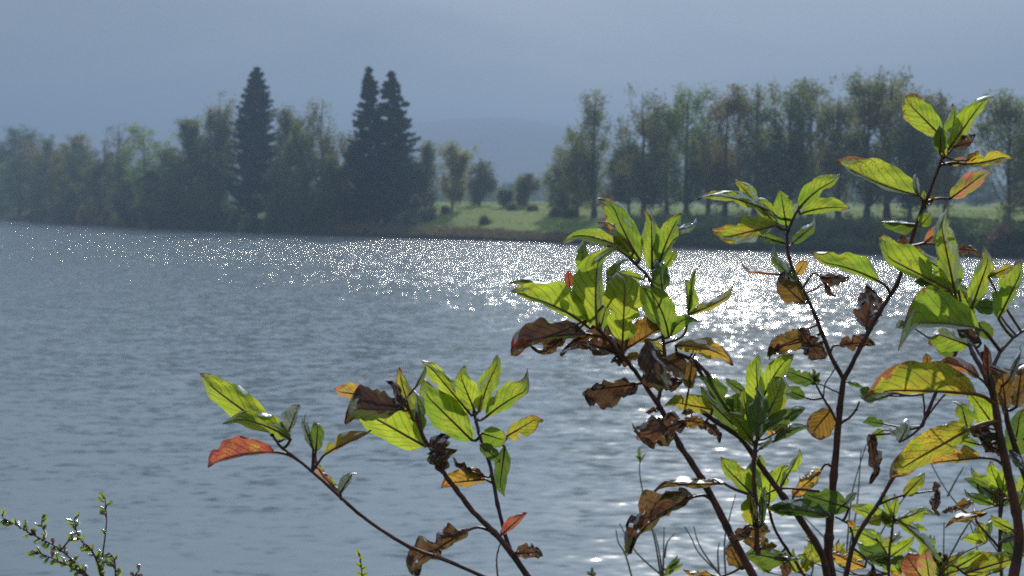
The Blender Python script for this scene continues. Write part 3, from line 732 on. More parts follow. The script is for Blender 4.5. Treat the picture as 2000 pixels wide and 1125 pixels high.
_n = 0
class Shrub:
    def __init__(s, name, label, root_px, D, cat='shrub', group=None, mat=None):
        x = (root_px - 1000) / F_PX * (D + .25); y = D + 0.25
        z = float(ground_z(x, y)) - 0.03
        s.root = empty(name, (x, y, z)); tag(s.root, label, cat, group)
        s.D = D; s.mat = mat or STEM; s.samples = []     # (px, py, depth)
    def stem(s, pts, r0, r1, d0=0.0, d1=0.0, ground=True, name='stem', sub=5, knobs=True):
        """pts: pixel path from the bottom of the picture upward; r in photograph pixels; d offsets in metres"""
        global _n; _n += 1
        rng = np.random.default_rng(900 + _n)
        q = spline(np.array(pts, float), sub); n = len(q)
        t = np.linspace(0, 1, n)
        dep = s.D + d0 + (d1 - d0) * t
        W = np.array([P(a, b_, d) for (a, b_), d in zip(q, dep)])
        for (a, b_), d in zip(q, dep): s.samples.append((a, b_, d))
        rad = 0.82 * (r0 + (r1 - r0) * t) * dep / F_PX
        if knobs:
            rad = rad * (1 + 0.05 * np.sin(np.arange(n) * 1.1 + _n) + rng.uniform(-.03, .03, n))
            for k in range(0, n, 10): rad[k] *= 1.22
            W += rng.normal(0, 0.00018, W.shape)
        if ground:
            dirn = W[0] - W[min(3, n - 1)]; dirn /= np.linalg.norm(dirn)
            g = np.array(s.root.location) + np.array([rng.uniform(-.05, .05), rng.uniform(-.03, .03), 0.0])
            c1 = W[0] + dirn * 0.5 * np.linalg.norm(W[0] - g) * .8
            tt = np.linspace(0, 1, 14, endpoint=False)[:, None]
            low = g * (1 - tt) ** 2 + 2 * c1 * tt * (1 - tt) + W[0] * tt ** 2
            rl = np.linspace(rad[0] * 1.7, rad[0], 14)
            W = np.vstack([low, W]); rad = np.concatenate([rl, rad])
        V, Fc = tube(W, rad, 8)
        return link_mesh(name, V, Fc, s.mat, s.root)
    def near(s, px, py):
        a = np.array(s.samples)
        i = np.argmin(np.hypot(a[:, 0] - px, a[:, 1] - py)); return a[i]
    def leaf(s, bx, by, tx, ty, wl, wr, typ='g', bend=0.0, z=0.0, pet=None, bite=0.0, crump=None, zt=None, blunt=False, holes=0.0, name='leaf'):
        global _n; _n += 1
        rng = np.random.default_rng(4000 + _n)
        mat, lab = LEAF[typ]
        if crump is None: crump = {'b': 1.6, 't': 1.0, 'p': .6, 's': .6, 'o': .5, 'r': .4}.get(typ, .38)
        if typ in 'bt' and holes == 0 and rng.random() < .4: holes = .05
        if typ in 'yo': bite += .4
        sx, sy, sd = s.near(*(pet[0] if pet else (bx, by)))
        d_b = sd + z
        ln_px = math.hypot(tx - bx, ty - by) + 1e-6
        sc = d_b / F_PX
        Lr = ln_px * sc
        if zt is None: zt = rng.uniform(-0.35, 0.45) * Lr
        d_t = d_b + zt
        NU, NV = (30, 13) if ln_px > 45 else (14, 9)
        us = np.linspace(0, 1, NU); dirx, diry = (tx - bx) / ln_px, (ty - by) / ln_px
        Lx, Ly = diry, -dirx
        f = us ** 0.62 * (1 - us) ** (0.78 if not blunt else 0.42)
        f /= f.max()
        arch = -rng.uniform(0.02, 0.10) * Lr
        vs = np.linspace(-1, 1, NV)
        Wreal = max(abs(wl), abs(wr), 0.22 * ln_px)
        e_ph = rng.uniform(0, 6.28, 4)
        side_dir = 1.0 if rng.random() < 0.75 else -1.0
        V = []; UV = []
        # edge outline irregularities, one value per side and station
        edge = {}
        for sg in (-1, 1):
            e = 1 + 0.04 * np.sin(us * 23 + e_ph[0] + sg) + 0.05 * np.sin(us * 9 + e_ph[1] * sg)
            if typ in 'btpo':
                e += np.convolve(rng.normal(0, 0.17 * crump, NU + 2), [.25, .5, .25], 'valid')
            nb = rng.poisson(bite + .25)
            for _ in range(nb):
                c_ = rng.uniform(.25, .95); w_ = rng.uniform(.03, .08)
                e -= rng.uniform(.25, .6) * np.exp(-((us - c_) / w_) ** 2)
            edge[sg] = np.clip(e, 0.08, 1.3)
        curl = rng.normal(0, 1.5) * (1.6 if typ in 'btp' else 1.0)
        cph = rng.uniform(0, 6.28, 6); camp = crump * 0.055 * Lr
        for i, u in enumerate(us):
            mx_ = bx + (tx - bx) * u + Lx * bend * 4 * u * (1 - u)
            my_ = by + (ty - by) * u + Ly * bend * 4 * u * (1 - u)
            md = d_b + (d_t - d_b) * u + arch * 4 * u * (1 - u)
            hook = max(0.0, u - 0.72) ** 2 * ln_px * curl
            mx_ += Lx * hook; my_ += Ly * hook; md += abs(hook) * sc * .8
            for v in vs:
                sg = -1 if v < 0 else 1
                w_app = (wr if v < 0 else wl) * f[i] * edge[sg][i]
                wd = Wreal * f[i] * edge[sg][i]
                comp = math.sqrt(max(0.0, (wd * wd - w_app * w_app)))
                a = abs(v)
                off = w_app * a * sg
                dz = comp * (a ** 1.2) * sc * 0.8 * side_dir
                # quilted relief between the veins, plus larger waves and crumpling
                dz += 0.012 * Lr * math.sin((u * 6.5 - a ** 1.25 * 2.6) * 2 * math.pi) * a * (1 - a) * 2
                dz += camp * (math.sin(u * 9 + v * 4 + cph[0]) + math.sin(u * 17 - v * 7 + cph[1]) * .6 + math.sin(u * 31 + v * 13 + cph[4]) * .3 * (crump > .6)) * (0.3 + a)
                px_ = mx_ + Lx * off + crump * 0.028 * ln_px * math.sin(v * 8 + u * 13 + cph[2]) * a
                py_ = my_ + Ly * off + crump * 0.028 * ln_px * math.sin(v * 7 - u * 15 + cph[3]) * a
                V.append(P(px_, py_, md + dz)); UV.append((u, (v + 1) / 2))
        F_ = []
        hp = rng.uniform(0, 50, 3)
        for i in range(NU - 1):
            for j in range(NV - 1):
                if holes and abs(j - NV / 2) > 1 and 2 < i < NU - 3:
                    if math.sin(i * 1.3 + hp[0]) * math.sin(j * 1.9 + hp[1]) > 1 - holes: continue
                F_.append((i * NV + j, i * NV + j + 1, (i + 1) * NV + j + 1, (i + 1) * NV + j))
        mi = [0] * len(F_)
        V = np.array(V); UV = np.array(UV)
        # petiole
        ppts = None
        if pet:
            path = [P(sx, sy, sd)] + [P(a_, b_, sd + (d_b - sd) * (k + 1) / (len(pet))) for k, (a_, b_) in enumerate(pet[1:])] + [P(bx, by, d_b)]
            ppts = spline(path, 5)
        elif math.hypot(sx - bx, sy - by) > 2.5 or abs(z) > .004:
            ppts = spline([P(sx, sy, sd), (P(sx, sy, sd) + P(bx, by, d_b)) / 2 + np.array([0, 0, -0.002]), P(bx, by, d_b)], 4)
        mats = [mat]
        rib = np.array([V[i * NV + NV // 2] + np.array([0, -0.0006, 0]) for i in range(0, int(NU * .85))])
        prad = 0.0009 + 0.0000045 * ln_px
        allp = rib if ppts is None else np.vstack([ppts, rib])
        rr = np.linspace(prad * 1.25, prad * 0.30, len(allp))
        pv, pf = tube(allp, rr, 5)
        base = len(V)
        V = np.vstack([V, pv]); UV = np.vstack([UV, np.zeros((len(pv), 2))])
        F_ += [tuple(a_ + base for a_ in q) for q in pf]; mi += [1] * len(pf); mats.append(PET_LIGHT if typ in 'Ggy' and rng.random() < .6 else STEM)
        o = link_mesh(name, V, F_, mats, s.root, uv=UV, matidx=mi)
        if lab: o['label'] = lab
        return o
PET_LIGHT = simple_mat('petiole_red_green', ((0.10, 0.035, 0.02), (0.13, 0.09, 0.02)), 90, rough=0.5)

# --- shrub A: low shoots left of the middle
A = Shrub('dogwood_shrub', 'three thin shoots with lime, red and withered leaves rising in the lower middle', 1090, 1.62, group='dogwood shrubs on the near bank')
A.stem([(975, 1140), (880, 1098), (800, 1068), (730, 1025), (680, 985), (620, 930), (575, 893), (548, 872), (532, 850)], 5.2, 3.0, 0, -.06)
A.stem([(1040, 1140), (1000, 1082), (965, 1040), (925, 1000), (890, 955), (868, 925), (850, 890), (825, 850), (812, 810), (800, 795), (787, 778)], 8, 3.6, .02, -.03)
A.stem([(1000, 1082), (985, 1040), (972, 985), (962, 935), (955, 900), (940, 860), (930, 825), (925, 803)], 5, 3.6, .02, .04, ground=False)
A.stem([(972, 1125), (970, 1100), (972, 1078), (978, 1060)], 2.2, 1.5, .02, .03, ground=False)
l = A.leaf
l(530, 842, 385, 735, 24, 34, 'G', z=.01, zt=.02)
l(568, 858, 439, 816, 14, 24, 'g', bend=-10, z=-.01)
l(561, 850, 584, 790, 26, 7, 's', z=.0)
l(538, 883, 405, 907, 3, 37, 'r', bend=-6, pet=[(572, 896), (556, 886)], blunt=True)
l(617, 882, 622, 822, 16, 14, 'd', pet=[(617, 908)])
l(612, 878, 588, 812, 8, 8, 's', pet=[(617, 908)])
l(632, 890, 728, 845, 20, 4, 'm', bend=4, pet=[(622, 915), (626, 898)], bite=1)
l(664, 968, 607, 898, 6, 9, 'm', crump=.8)
l(665, 962, 690, 921, 14, 6, 's', pet=[(672, 980), (667, 972)])
l(828, 870, 680, 788, 30, 46, 'G', z=.02, zt=0)
l(778, 800, 674, 798, 22, 42, 'p', z=-.012, blunt=True)
l(712, 772, 652, 764, 10, 20, 'm', z=.01)
l(806, 820, 776, 718, 14, 15, 'y', z=-.008)
l(788, 802, 766, 738, 8, 10, 'b', z=-.015)
l(824, 842, 812, 755, 12, 14, 'g', z=.014)
l(812, 756, 833, 716, 4, 8, 'd')
l(862, 922, 848, 850, 20, 30, 'b', z=-.01, blunt=True)
l(840, 905, 872, 862, 8, 12, 'p', z=-.016)
l(948, 936, 860, 945, 10, 28, 'o', pet=[(958, 948)])
l(946, 930, 882, 906, 6, 9, 'b', z=-.01)
l(912, 1036, 796, 1106, 14, 34, 'b', pet=[(962, 1037), (935, 1030)], bite=1, holes=.05, blunt=True)
l(922, 860, 812, 753, 30, 34, 'g', z=.015)
l(918, 808, 828, 702, 20, 20, 'G', z=.0)
l(926, 800, 893, 720, 20, 22, 'G', z=-.006)
l(938, 802, 982, 697, 19, 18, 'G', bend=6, z=.01)
l(950, 814, 1050, 754, 32, 12, 'g', bend=5, z=.005, bite=.8)
l(990, 852, 1057, 812, 16, 22, 'y', pet=[(953, 882), (970, 865)])
l(942, 846, 990, 862, 20, 24, 'g', z=-.008, bite=.6)
l(986, 872, 974, 968, 15, 16, 'd', z=-.01, pet=[(955, 880), (972, 868)])
l(938, 868, 978, 902, 14, 12, 'd', z=-.014)
l(978, 1046, 1028, 1000, 14, 7, 'r', bite=.5)
l(1000, 1082, 1058, 1078, 17, 10, 'b', pet=[(992, 1078)], blunt=True)
l(935, 805, 941, 770, 6, 6, 'y', z=-.02)

# --- shrub B: the tall stems in the middle
B = Shrub('dogwood_shrub', 'tallest many-stemmed shrub with lime leaves, its forked trunks crossing the bright water', 1560, 1.66, group='dogwood shrubs on the near bank')
B.stem([(1480, 1140), (1445, 1078), (1420, 1030), (1395, 980), (1370, 935), (1345, 895), (1328, 870), (1300, 815), (1284, 787)], 10, 6, 0, 0)
B.stem([(1284, 787), (1240, 725), (1215, 695), (1190, 665), (1168, 642), (1152, 622)], 5.5, 3.5, 0, -.03, ground=False)
B.stem([(1284, 787), (1292, 750), (1298, 700), (1290, 625), (1272, 552), (1245, 520), (1215, 492), (1187, 480)], 5, 2.8, 0, .03, ground=False)
B.stem([(1290, 600), (1282, 560), (1274, 525)], 3, 2.4, .02, .02, ground=False)
B.stem([(1322, 690), (1345, 700), (1365, 722), (1380, 748), (1396, 765)], 5, 4, -.02, 0, ground=False)
B.stem([(1618, 1140), (1608, 1090), (1590, 1055), (1560, 1010), (1530, 970), (1500, 930), (1475, 895), (1445, 855), (1400, 825), (1365, 800), (1338, 787)], 9, 5, .03, -.02, ground=False)
B.stem([(1450, 862), (1434, 825), (1420, 790), (1398, 755), (1380, 728), (1352, 702), (1322, 690)], 5.5, 4, .0, -.02, ground=False)
B.stem([(1482, 1085), (1478, 1040), (1476, 980), (1472, 930), (1474, 885), (1478, 860)], 5, 5, -.03, -.03, ground=False)
B.stem([(1580, 1140), (1562, 1110), (1535, 1070), (1512, 1030), (1500, 985)], 3.6, 3.4, .08, .05, ground=False)
B.stem([(1600, 960), (1560, 955), (1520, 955), (1490, 968)], 3, 2.4, .02, 0, ground=False)
B.stem([(1630, 1150), (1618, 1090), (1619, 1050), (1622, 1000), (1628, 930), (1635, 860), (1640, 800), (1648, 740)], 12, 6.5, 0.04, 0.02)
B.stem([(1648, 740), (1625, 700), (1605, 650), (1590, 610), (1575, 580), (1555, 540), (1542, 505), (1537, 465), (1545, 437), (1562, 402)], 5.5, 2.8, .02, 0, ground=False)
B.stem([(1648, 740), (1670, 700), (1700, 640), (1730, 590), (1752, 555), (1770, 500), (1785, 455), (1800, 410), (1812, 385), (1825, 350), (1842, 305)], 6, 3.5, .02, -.05, ground=False)
B.stem([(1640, 835), (1622, 800), (1605, 772), (1594, 752), (1590, 740)], 3.4, 1.8, .02, 0, ground=False)
B.stem([(1640, 768), (1618, 758), (1600, 750), (1585, 748)], 2.2, 1.3, .02, 0.03, ground=False)
B.stem([(1608, 776), (1612, 750), (1628, 725), (1634, 705)], 1.8, 1.2, .0, .0, ground=False)
B.stem([(1640, 828), (1660, 815), (1672, 800), (1678, 785)], 3.4, 2, .02, 0, ground=False)
B.stem([(1650, 1140), (1665, 1070), (1690, 1020), (1715, 985), (1740, 940), (1756, 922)], 6, 4, .06, .06, ground=False)
B.stem([(1712, 988), (1740, 975), (1765, 967), (1800, 962), (1832, 958)], 3.2, 2, .06, .04, ground=False)
B.stem([(1668, 1065), (1664, 1040), (1655, 1022), (1632, 1010)], 3, 2.2, .06, .03, ground=False)
l = B.leaf
# cluster on the left fork
l(1166, 638, 1174, 474, 46, 14, 'G', bend=6, z=-.012, zt=.01)
l(1150, 640, 996, 573, 8, 46, 'G', bend=-12, z=0, zt=-.01)
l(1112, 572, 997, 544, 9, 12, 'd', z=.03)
l(1113, 562, 1109, 526, 9, 9, 'r', z=.03)
l(1216, 668, 1222, 532, 40, 40, 'G', z=-.03, zt=.0, blunt=True, bite=2, pet=[(1216, 700), (1215, 685)])
l(1196, 575, 1216, 502, 14, 10, 'g', bend=8, z=-.005)
l(1254, 546, 1210, 532, 7, 11, 'g', z=.02)
l(1146, 652, 996, 676, 14, 36, 'p', bend=-6, z=-.005, pet=[(1180, 662), (1160, 655)], blunt=True)
l(1040, 665, 996, 682, 10, 12, 'r', z=-.01, crump=.9)
l(1102, 660, 1050, 698, 10, 11, 'b', z=.012)
l(1212, 690, 1106, 660, 14, 36, 'b', z=.02)
l(1218, 690, 1180, 628, 26, 26, 'b', z=.025)
l(1225, 680, 1296, 636, 40, 4, 't', z=.03)
l(1222, 700, 1252, 692, 9, 9, 'o', z=.01)
l(1232, 706, 1194, 700, 11, 11, 'b', z=.015)
l(1172, 645, 1186, 590, 10, 12, 'g', z=.015)
# upper cluster
l(1250, 508, 1190, 378, 26, 27, 'g', bend=5, z=-.01, zt=.01)
l(1274, 527, 1272, 408, 19, 15, 'g', z=0)
l(1288, 512, 1330, 415, 24, 16, 'g', bend=3, z=-.008, bite=.8)
l(1318, 452, 1364, 438, 8, 9, 's', z=-.01, pet=[(1290, 505), (1308, 468)])
l(1226, 492, 1096, 460, 12, 17, 'g', bend=-12, z=.01)
l(1238, 492, 1185, 422, 14, 11, 'o', z=-.014)
l(1246, 502, 1192, 450, 12, 12, 'd', z=.01)
l(1294, 568, 1286, 505, 20, 18, 'd', z=-.02)
l(1300, 522, 1320, 488, 9, 10, 'g', z=.01)
l(1143, 545, 1135, 470, 14, 13, 'g', z=.04)
l(1296, 492, 1284, 458, 8, 9, 'y', z=.012)
# cluster at the second fork
l(1306, 658, 1252, 548, 20, 28, 'g', bend=-10, z=-.02)
l(1290, 640, 1255, 560, 18, 10, 'd', z=.0)
l(1310, 656, 1362, 620, 12, 14, 'g', bend=12, z=-.02)
l(1344, 614, 1356, 515, 5, 6, 'g', pet=[(1312, 670), (1335, 655)], z=.01)
l(1345, 614, 1340, 545, 3, 20, 'g', pet=[(1312, 670), (1335, 655)], z=.01)
l(1345, 614, 1442, 566, 12, 7, 'y', bend=-4, pet=[(1312, 670), (1335, 655)], z=.0)
l(1320, 674, 1434, 706, 20, 15, 'o', bend=9, z=-.02, zt=.0)
l(1300, 692, 1260, 660, 14, 11, 'y', z=.01)
l(1266, 664, 1286, 764, 24, 30, 'p', z=-.035, zt=-.01, blunt=True)
l(1296, 700, 1346, 732, 22, 20, 'p', z=-.03)
l(1346, 758, 1352, 702, 15, 12, 't', z=-.03)
l(1332, 746, 1266, 744, 20, 14, 'b', z=-.02)
l(1392, 800, 1300, 782, 12, 24, 'y', z=-.02, bite=.6)
l(1262, 806, 1292, 796, 5, 6, 'b')
l(1355, 680, 1382, 662, 4, 5, 'b', z=-.02)
l(1362, 678, 1392, 664, 9, 6, 'b', z=0)
l(1243, 750, 1140, 764, 34, 16, 'b', pet=[(1258, 748)], bite=1.3, blunt=True)
l(1338, 822, 1244, 856, 30, 28, 'b', z=-.02, blunt=True)
l(1300, 862, 1244, 848, 12, 16, 'r', z=-.005, blunt=True)
l(1335, 820, 1382, 828, 12, 14, 't', z=-.01, crump=1.2)
l(1375, 822, 1412, 856, 8, 9, 'b', z=.0)
l(1332, 808, 1356, 800, 6, 7, 'b', z=0)
# cluster on the diagonal stem
l(1482, 790, 1475, 694, 24, 14, 'G', z=.01)
l(1490, 778, 1546, 690, 24, 20, 'G', bend=5, z=.02)
l(1496, 816, 1532, 740, 24, 24, 'G', z=-.004, blunt=True)
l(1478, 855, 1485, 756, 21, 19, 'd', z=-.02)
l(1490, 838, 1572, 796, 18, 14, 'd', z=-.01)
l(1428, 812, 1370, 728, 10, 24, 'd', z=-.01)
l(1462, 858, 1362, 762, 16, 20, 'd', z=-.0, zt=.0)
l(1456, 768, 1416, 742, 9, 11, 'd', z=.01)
l(1442, 808, 1440, 764, 18, 13, 'G', z=-.012)
l(1466, 858, 1450, 760, 18, 24, 'g', z=.006)
l(1470, 862, 1424, 798, 15, 15, 'g', z=-.005)
l(1514, 812, 1530, 774, 13, 12, 'm', z=.03)
l(1512, 862, 1580, 832, 12, 9, 'd', bend=6, z=.02, pet=[(1480, 872)])
l(1514, 846, 1542, 822, 14, 16, 'b', z=.03)
l(1510, 848, 1494, 828, 8, 10, 'o', z=.03)
l(1482, 878, 1512, 856, 6, 5, 's', z=-.01)
l(1474, 872, 1452, 856, 4, 5, 's', z=.01)
# below the crossing
l(1470, 966, 1402, 898, 12, 26, 'g', z=.01)
l(1478, 974, 1464, 893, 15, 14, 'g', z=.02)
l(1490, 984, 1484, 912, 16, 18, 'G', z=.03)
l(1502, 982, 1506, 918, 16, 18, 'G', z=.02)
l(1524, 952, 1566, 880, 9, 15, 'G', z=.02, bite=1)
l(1514, 950, 1532, 904, 14, 10, 'G', z=.025)
l(1490, 922, 1482, 888, 10, 9, 'g', z=.012)
l(1472, 1026, 1464, 964, 22, 6, 'y', z=.0)
l(1476, 1018, 1470, 966, 10, 5, 'o', z=-.01)
l(1488, 1024, 1492, 950, 9, 8, 'd', z=-.012)
l(1624, 1008, 1496, 996, 12, 22, 'd', bend=-6, z=-.02)
l(1560, 998, 1500, 990, 14, 12, 'g', z=-.012)
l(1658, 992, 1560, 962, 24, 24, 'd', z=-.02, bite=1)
l(1650, 985, 1672, 960, 8, 8, 's', z=-.02)
l(1602, 920, 1544, 972, 14, 15, 'o', pet=[(1629, 912), (1614, 906)], z=.0, crump=1.2)
l(1414, 944, 1265, 943, 7, 11, 't', pet=[(1456, 968), (1436, 956)], bend=1, z=0, crump=.7)
l(1356, 970, 1222, 1068, 6, 42, 'b', bend=-10, pet=[(1394, 986), (1376, 968)], z=-.01, holes=.10, zt=.0)
l(1474, 1074, 1476, 1018, 26, 26, 't', z=.005, blunt=True, crump=1.2)
l(1466, 1030, 1428, 1056, 12, 12, 'b', z=.0)
l(1448, 1112, 1420, 1058, 15, 17, 't', z=.015, crump=1.2)
l(1534, 1094, 1454, 1078, 24, 20, 'd', z=-.01, bite=.8)
l(1486, 1072, 1518, 1064, 9, 7, 't', z=.0)
l(1512, 1086, 1564, 1094, 4, 5, 's', z=-.01)
l(1530, 1100, 1540, 1125, 10, 10, 'b', z=.0)
l(1402, 1128, 1334, 1120, 8, 10, 'o', z=.04)
l(1690, 1108, 1618, 1078, 15, 14, 'o', z=.03, pet=[(1665, 1075), (1690, 1090)])
l(1655, 1016, 1672, 1030, 6, 7, 'o', z=0)
# top of the left upper fork
l(1560, 408, 1646, 347, 24, 11, 'g', bend=8, z=.0)
l(1566, 417, 1660, 407, 22, 9, 'g', bend=6, z=.01)
l(1546, 476, 1600, 432, 11, 11, 'd', z=.01)
l(1536, 442, 1524, 370, 19, 20, 'g', z=.005, bite=.5)
l(1514, 436, 1434, 350, 12, 20, 'g', z=.0)
l(1502, 412, 1364, 380, 9, 15, 'g', bend=-8, z=.01)
l(1516, 440, 1392, 470, 20, 30, 'y', z=-.01, bite=.6)
l(1536, 476, 1470, 456, 8, 8, 'd', z=.02)
l(1562, 556, 1496, 494, 9, 15, 'd', z=-.01, holes=.08)
l(1520, 536, 1442, 527, 4, 5, 'r', z=0)
l(1570, 592, 1518, 545, 22, 22, 't', z=-.01, blunt=True)
l(1556, 536, 1574, 508, 12, 12, 'o', z=.01)
l(1600, 540, 1658, 544, 8, 16, 'b', pet=[(1570, 560), (1588, 534)], crump=1.3, bite=1)
l(1610, 552, 1628, 582, 6, 7, 'b', z=.0)
l(1580, 656, 1496, 684, 18, 24, 't', z=.0, crump=1)
l(1528, 676, 1497, 690, 9, 10, 'b', z=-.01)
l(1562, 642, 1606, 704, 20, 20, 'b', z=-.01, blunt=True)
l(1718, 550, 1580, 510, 8, 32, 'g', bend=-8, pet=[(1742, 578), (1732, 560)], z=-.01, bite=1)
l(1692, 638, 1706, 558, 26, 24, 'b', pet=[(1698, 664), (1693, 652)], bite=1.5, holes=.05)
l(1640, 674, 1708, 666, 18, 10, 'b', pet=[(1622, 690), (1628, 676)], crump=1.3, bite=1)
l(1590, 745, 1530, 722, 18, 13, 'd', z=.01)
l(1572, 776, 1528, 758, 12, 14, 'd', pet=[(1606, 780), (1588, 780)], z=.01)
for a_, b_ in ((1578, 728), (1600, 726), (1584, 752), (1604, 745), (1590, 720)): l(1592, 744, a_, b_, 5, 5, 'd')
l(1624, 798, 1583, 850, 30, 24, 't', z=.012, blunt=True, crump=.3)
l(1654, 746, 1686, 756, 5, 5, 'd', z=0)
# top cluster
l(1840, 268, 1764, 192, 26, 28, 'g', blunt=True, z=.0)
l(1852, 292, 1931, 181, 26, 12, 'G', z=.0, bite=.6)
l(1856, 282, 1868, 203, 16, 12, 'g', z=.01)
l(1836, 300, 1838, 245, 14, 14, 'd', z=-.015)
l(1862, 288, 1908, 274, 18, 7, 'b', z=.01)
l(1846, 306, 1834, 268, 9, 9, 'y', z=-.005)
l(1858, 322, 1888, 308, 8, 7, 'm', z=.0)
l(1884, 321, 1976, 300, 18, 11, 'y', bend=-4, pet=[(1838, 325), (1860, 318)], z=.0)
l(1888, 314, 1913, 296, 8, 8, 'o', z=-.01)
l(1856, 388, 1934, 330, 20, 15, 'm', pet=[(1812, 400), (1830, 388)], z=.0, zt=.01)
l(1794, 382, 1634, 315, 5, 44, 'g', bend=8, pet=[(1806, 405), (1803, 392)], z=-.01, zt=.01, bite=1)
l(1792, 380, 1786, 340, 7, 7, 's', z=-.02)
l(1808, 405, 1803, 370, 6, 6, 'g', z=0)
l(1818, 398, 1824, 378, 4, 4, 't', z=0)
l(1798, 440, 1818, 418, 15, 13, 'g', z=-.01)
l(1796, 440, 1720, 432, 20, 4, 'd', z=.01)
l(1780, 496, 1758, 462, 14, 12, 'b', z=.01, blunt=True)
l(1806, 474, 1857, 432, 14, 11, 'r', pet=[(1782, 486), (1792, 478)], z=.0)
l(1860, 484, 1917, 492, 10, 10, 'b', pet=[(1782, 486), (1815, 476)], z=.0, crump=1.2)
# right side branch
l(1766, 968, 1808, 925, 13, 14, 'y', z=-.005)
l(1832, 957, 1822, 1004, 9, 9, 'b', z=-.01)
l(1822, 952, 1838, 948, 8, 8, 'b', z=-.01)

# --- shrub C: dense shrub at the right picture edge
C = Shrub('dogwood_shrub', 'dense shrub with large leaves cut off by the right picture edge', 2000, 1.50, group='dogwood shrubs on the near bank')
C.stem([(1975, 1150), (1990, 1060), (1985, 1000), (1970, 930), (1955, 860), (1945, 800), (1935, 750), (1928, 715), (1920, 688)], 13, 6, 0, -.02)
C.stem([(2030, 1150), (2015, 980), (1995, 910), (1975, 850), (1962, 800), (1948, 755)], 9, 5, .04, .0)
C.stem([(1932, 742), (1945, 705), (1958, 682), (1985, 655), (2010, 640)], 5, 3, 0, .02, ground=False)
C.stem([(1928, 715), (1912, 690), (1900, 670)], 4, 3, 0, .02, ground=False)
C.stem([(1940, 770), (1918, 722), (1900, 690), (1893, 668)], 6, 5, .03, .06, ground=False)
C.stem([(1800, 833), (1812, 805), (1826, 772), (1850, 720), (1872, 680)], 4.5, 3.5, .12, .12, ground=False)
C.stem([(1806, 812), (1805, 790), (1803, 770)], 2.4, 2, .12, .12, ground=False)
C.stem([(1810, 815), (1825, 795), (1842, 774), (1860, 760)], 2.6, 2, .12, .12, ground=False)
C.stem([(1985, 985), (1962, 975), (1955, 1000), (1952, 1060), (1950, 1090)], 3, 4, .03, .05, ground=False)
C.stem([(1952, 1070), (1925, 1040), (1908, 1020), (1906, 1005)], 3.4, 2, .05, .05, ground=False)
C.stem([(2060, 1150), (2050, 900), (2040, 700), (2060, 520)], 10, 4, .02, .0)
l = C.leaf
l(1866, 576, 1831, 407, 22, 25, 'g', z=-.004, zt=.01)
l(1856, 566, 1706, 490, 12, 40, 'G', z=-.012, zt=.02, bite=1.2, blunt=True)
l(1858, 570, 1788, 545, 14, 16, 'd', z=.01)
l(1868, 545, 1784, 490, 15, 14, 'g', z=.02)
l(1912, 642, 1757, 634, 8, 66, 'g', bend=-6, pet=[(1938, 672), (1926, 650)], z=-.03, zt=.0, blunt=True)
l(1772, 632, 1749, 640, 6, 11, 's', z=-.03)
l(1896, 606, 1939, 484, 19, 17, 'g', z=.0)
l(1930, 540, 1985, 517, 9, 11, 'y', z=.01)
l(1950, 622, 2003, 514, 32, 10, 'g', z=-.01, bite=1.2)
l(1902, 612, 1870, 552, 19, 15, 'G', z=.01)
l(1945, 602, 1904, 600, 14, 18, 'd', z=.01)
l(1908, 632, 1940, 660, 16, 16, 'd', z=.02)
l(1892, 674, 1818, 648, 28, 16, 'g', z=.0, blunt=True)
l(1868, 690, 1828, 664, 20, 6, 'd', z=.012)
l(1916, 670, 1864, 636, 13, 13, 'p', z=-.012)
l(1912, 738, 1826, 704, 9, 15, 'r', bend=-8, pet=[(1936, 770), (1924, 748)], z=-.01)
l(1906, 770, 1688, 764, 5, 60, 'y', bend=-4, pet=[(1938, 790), (1924, 776)], z=-.04, zt=.0)
l(1748, 768, 1682, 790, 4, 16, 's', z=-.03)
l(1700, 770, 1678, 762, 9, 12, 'd', z=-.02)
l(1930, 738, 1928, 672, 10, 9, 'r', z=-.008)
l(1965, 802, 1955, 712, 22, 22, 't', z=-.02, blunt=True)
l(1985, 795, 1998, 700, 24, 26, 't', z=-.01, blunt=True)
l(1970, 742, 1998, 678, 6, 6, 's', z=-.03)
l(1978, 892, 1994, 798, 22, 34, 'd', z=.01)
l(1942, 832, 1892, 764, 16, 22, 'G', z=.03)
l(1895, 836, 1735, 929, 24, 40, 'y', z=-.03, zt=.01, pet=[(1948, 820), (1925, 826)], bite=.5)
l(1890, 838, 1874, 780, 16, 18, 'g', z=-.01, bite=1)
l(1756, 864, 1778, 822, 18, 12, 's', z=.0)
l(1762, 858, 1735, 838, 6, 6, 's', z=.01)
l(1916, 894, 1804, 905, 4, 30, 'o', pet=[(1968, 918), (1945, 898)], z=.01, zt=.0)
l(1956, 858, 1884, 840, 9, 13, 'b', z=.0)
l(1962, 886, 1910, 858, 11, 10, 'b', z=.01)
l(1912, 868, 1858, 856, 8, 10, 'g', z=.03)
l(1972, 880, 2002, 916, 9, 11, 's', z=.0)
l(1985, 860, 1968, 845, 6, 6, 's', z=.0)
l(1726, 828, 1686, 822, 8, 12, 'd', z=.05)
l(1726, 840, 1700, 855, 10, 8, 'g', z=.05)
l(1700, 850, 1716, 940, 12, 10, 'b', z=.05)
l(1810, 714, 1811, 690, 10, 10, 't', z=.05)
l(1930, 835, 1900, 800, 10, 12, 'g', z=.04)
l(1926, 1002, 1844, 1020, 8, 10, 'o', z=.0)
l(1900, 980, 1862, 994, 9, 11, 't', z=.03)
l(1870, 990, 1840, 1000, 6, 6, 'b', z=.02)
l(1885, 1119, 2004, 1084, 24, 12, 'y', z=-.02)
l(1868, 1108, 1926, 1074, 13, 9, 'G', z=-.01, pet=[(1950, 1100), (1900, 1125)])
l(1958, 1030, 1985, 1085, 22, 20, 'd', z=.0)
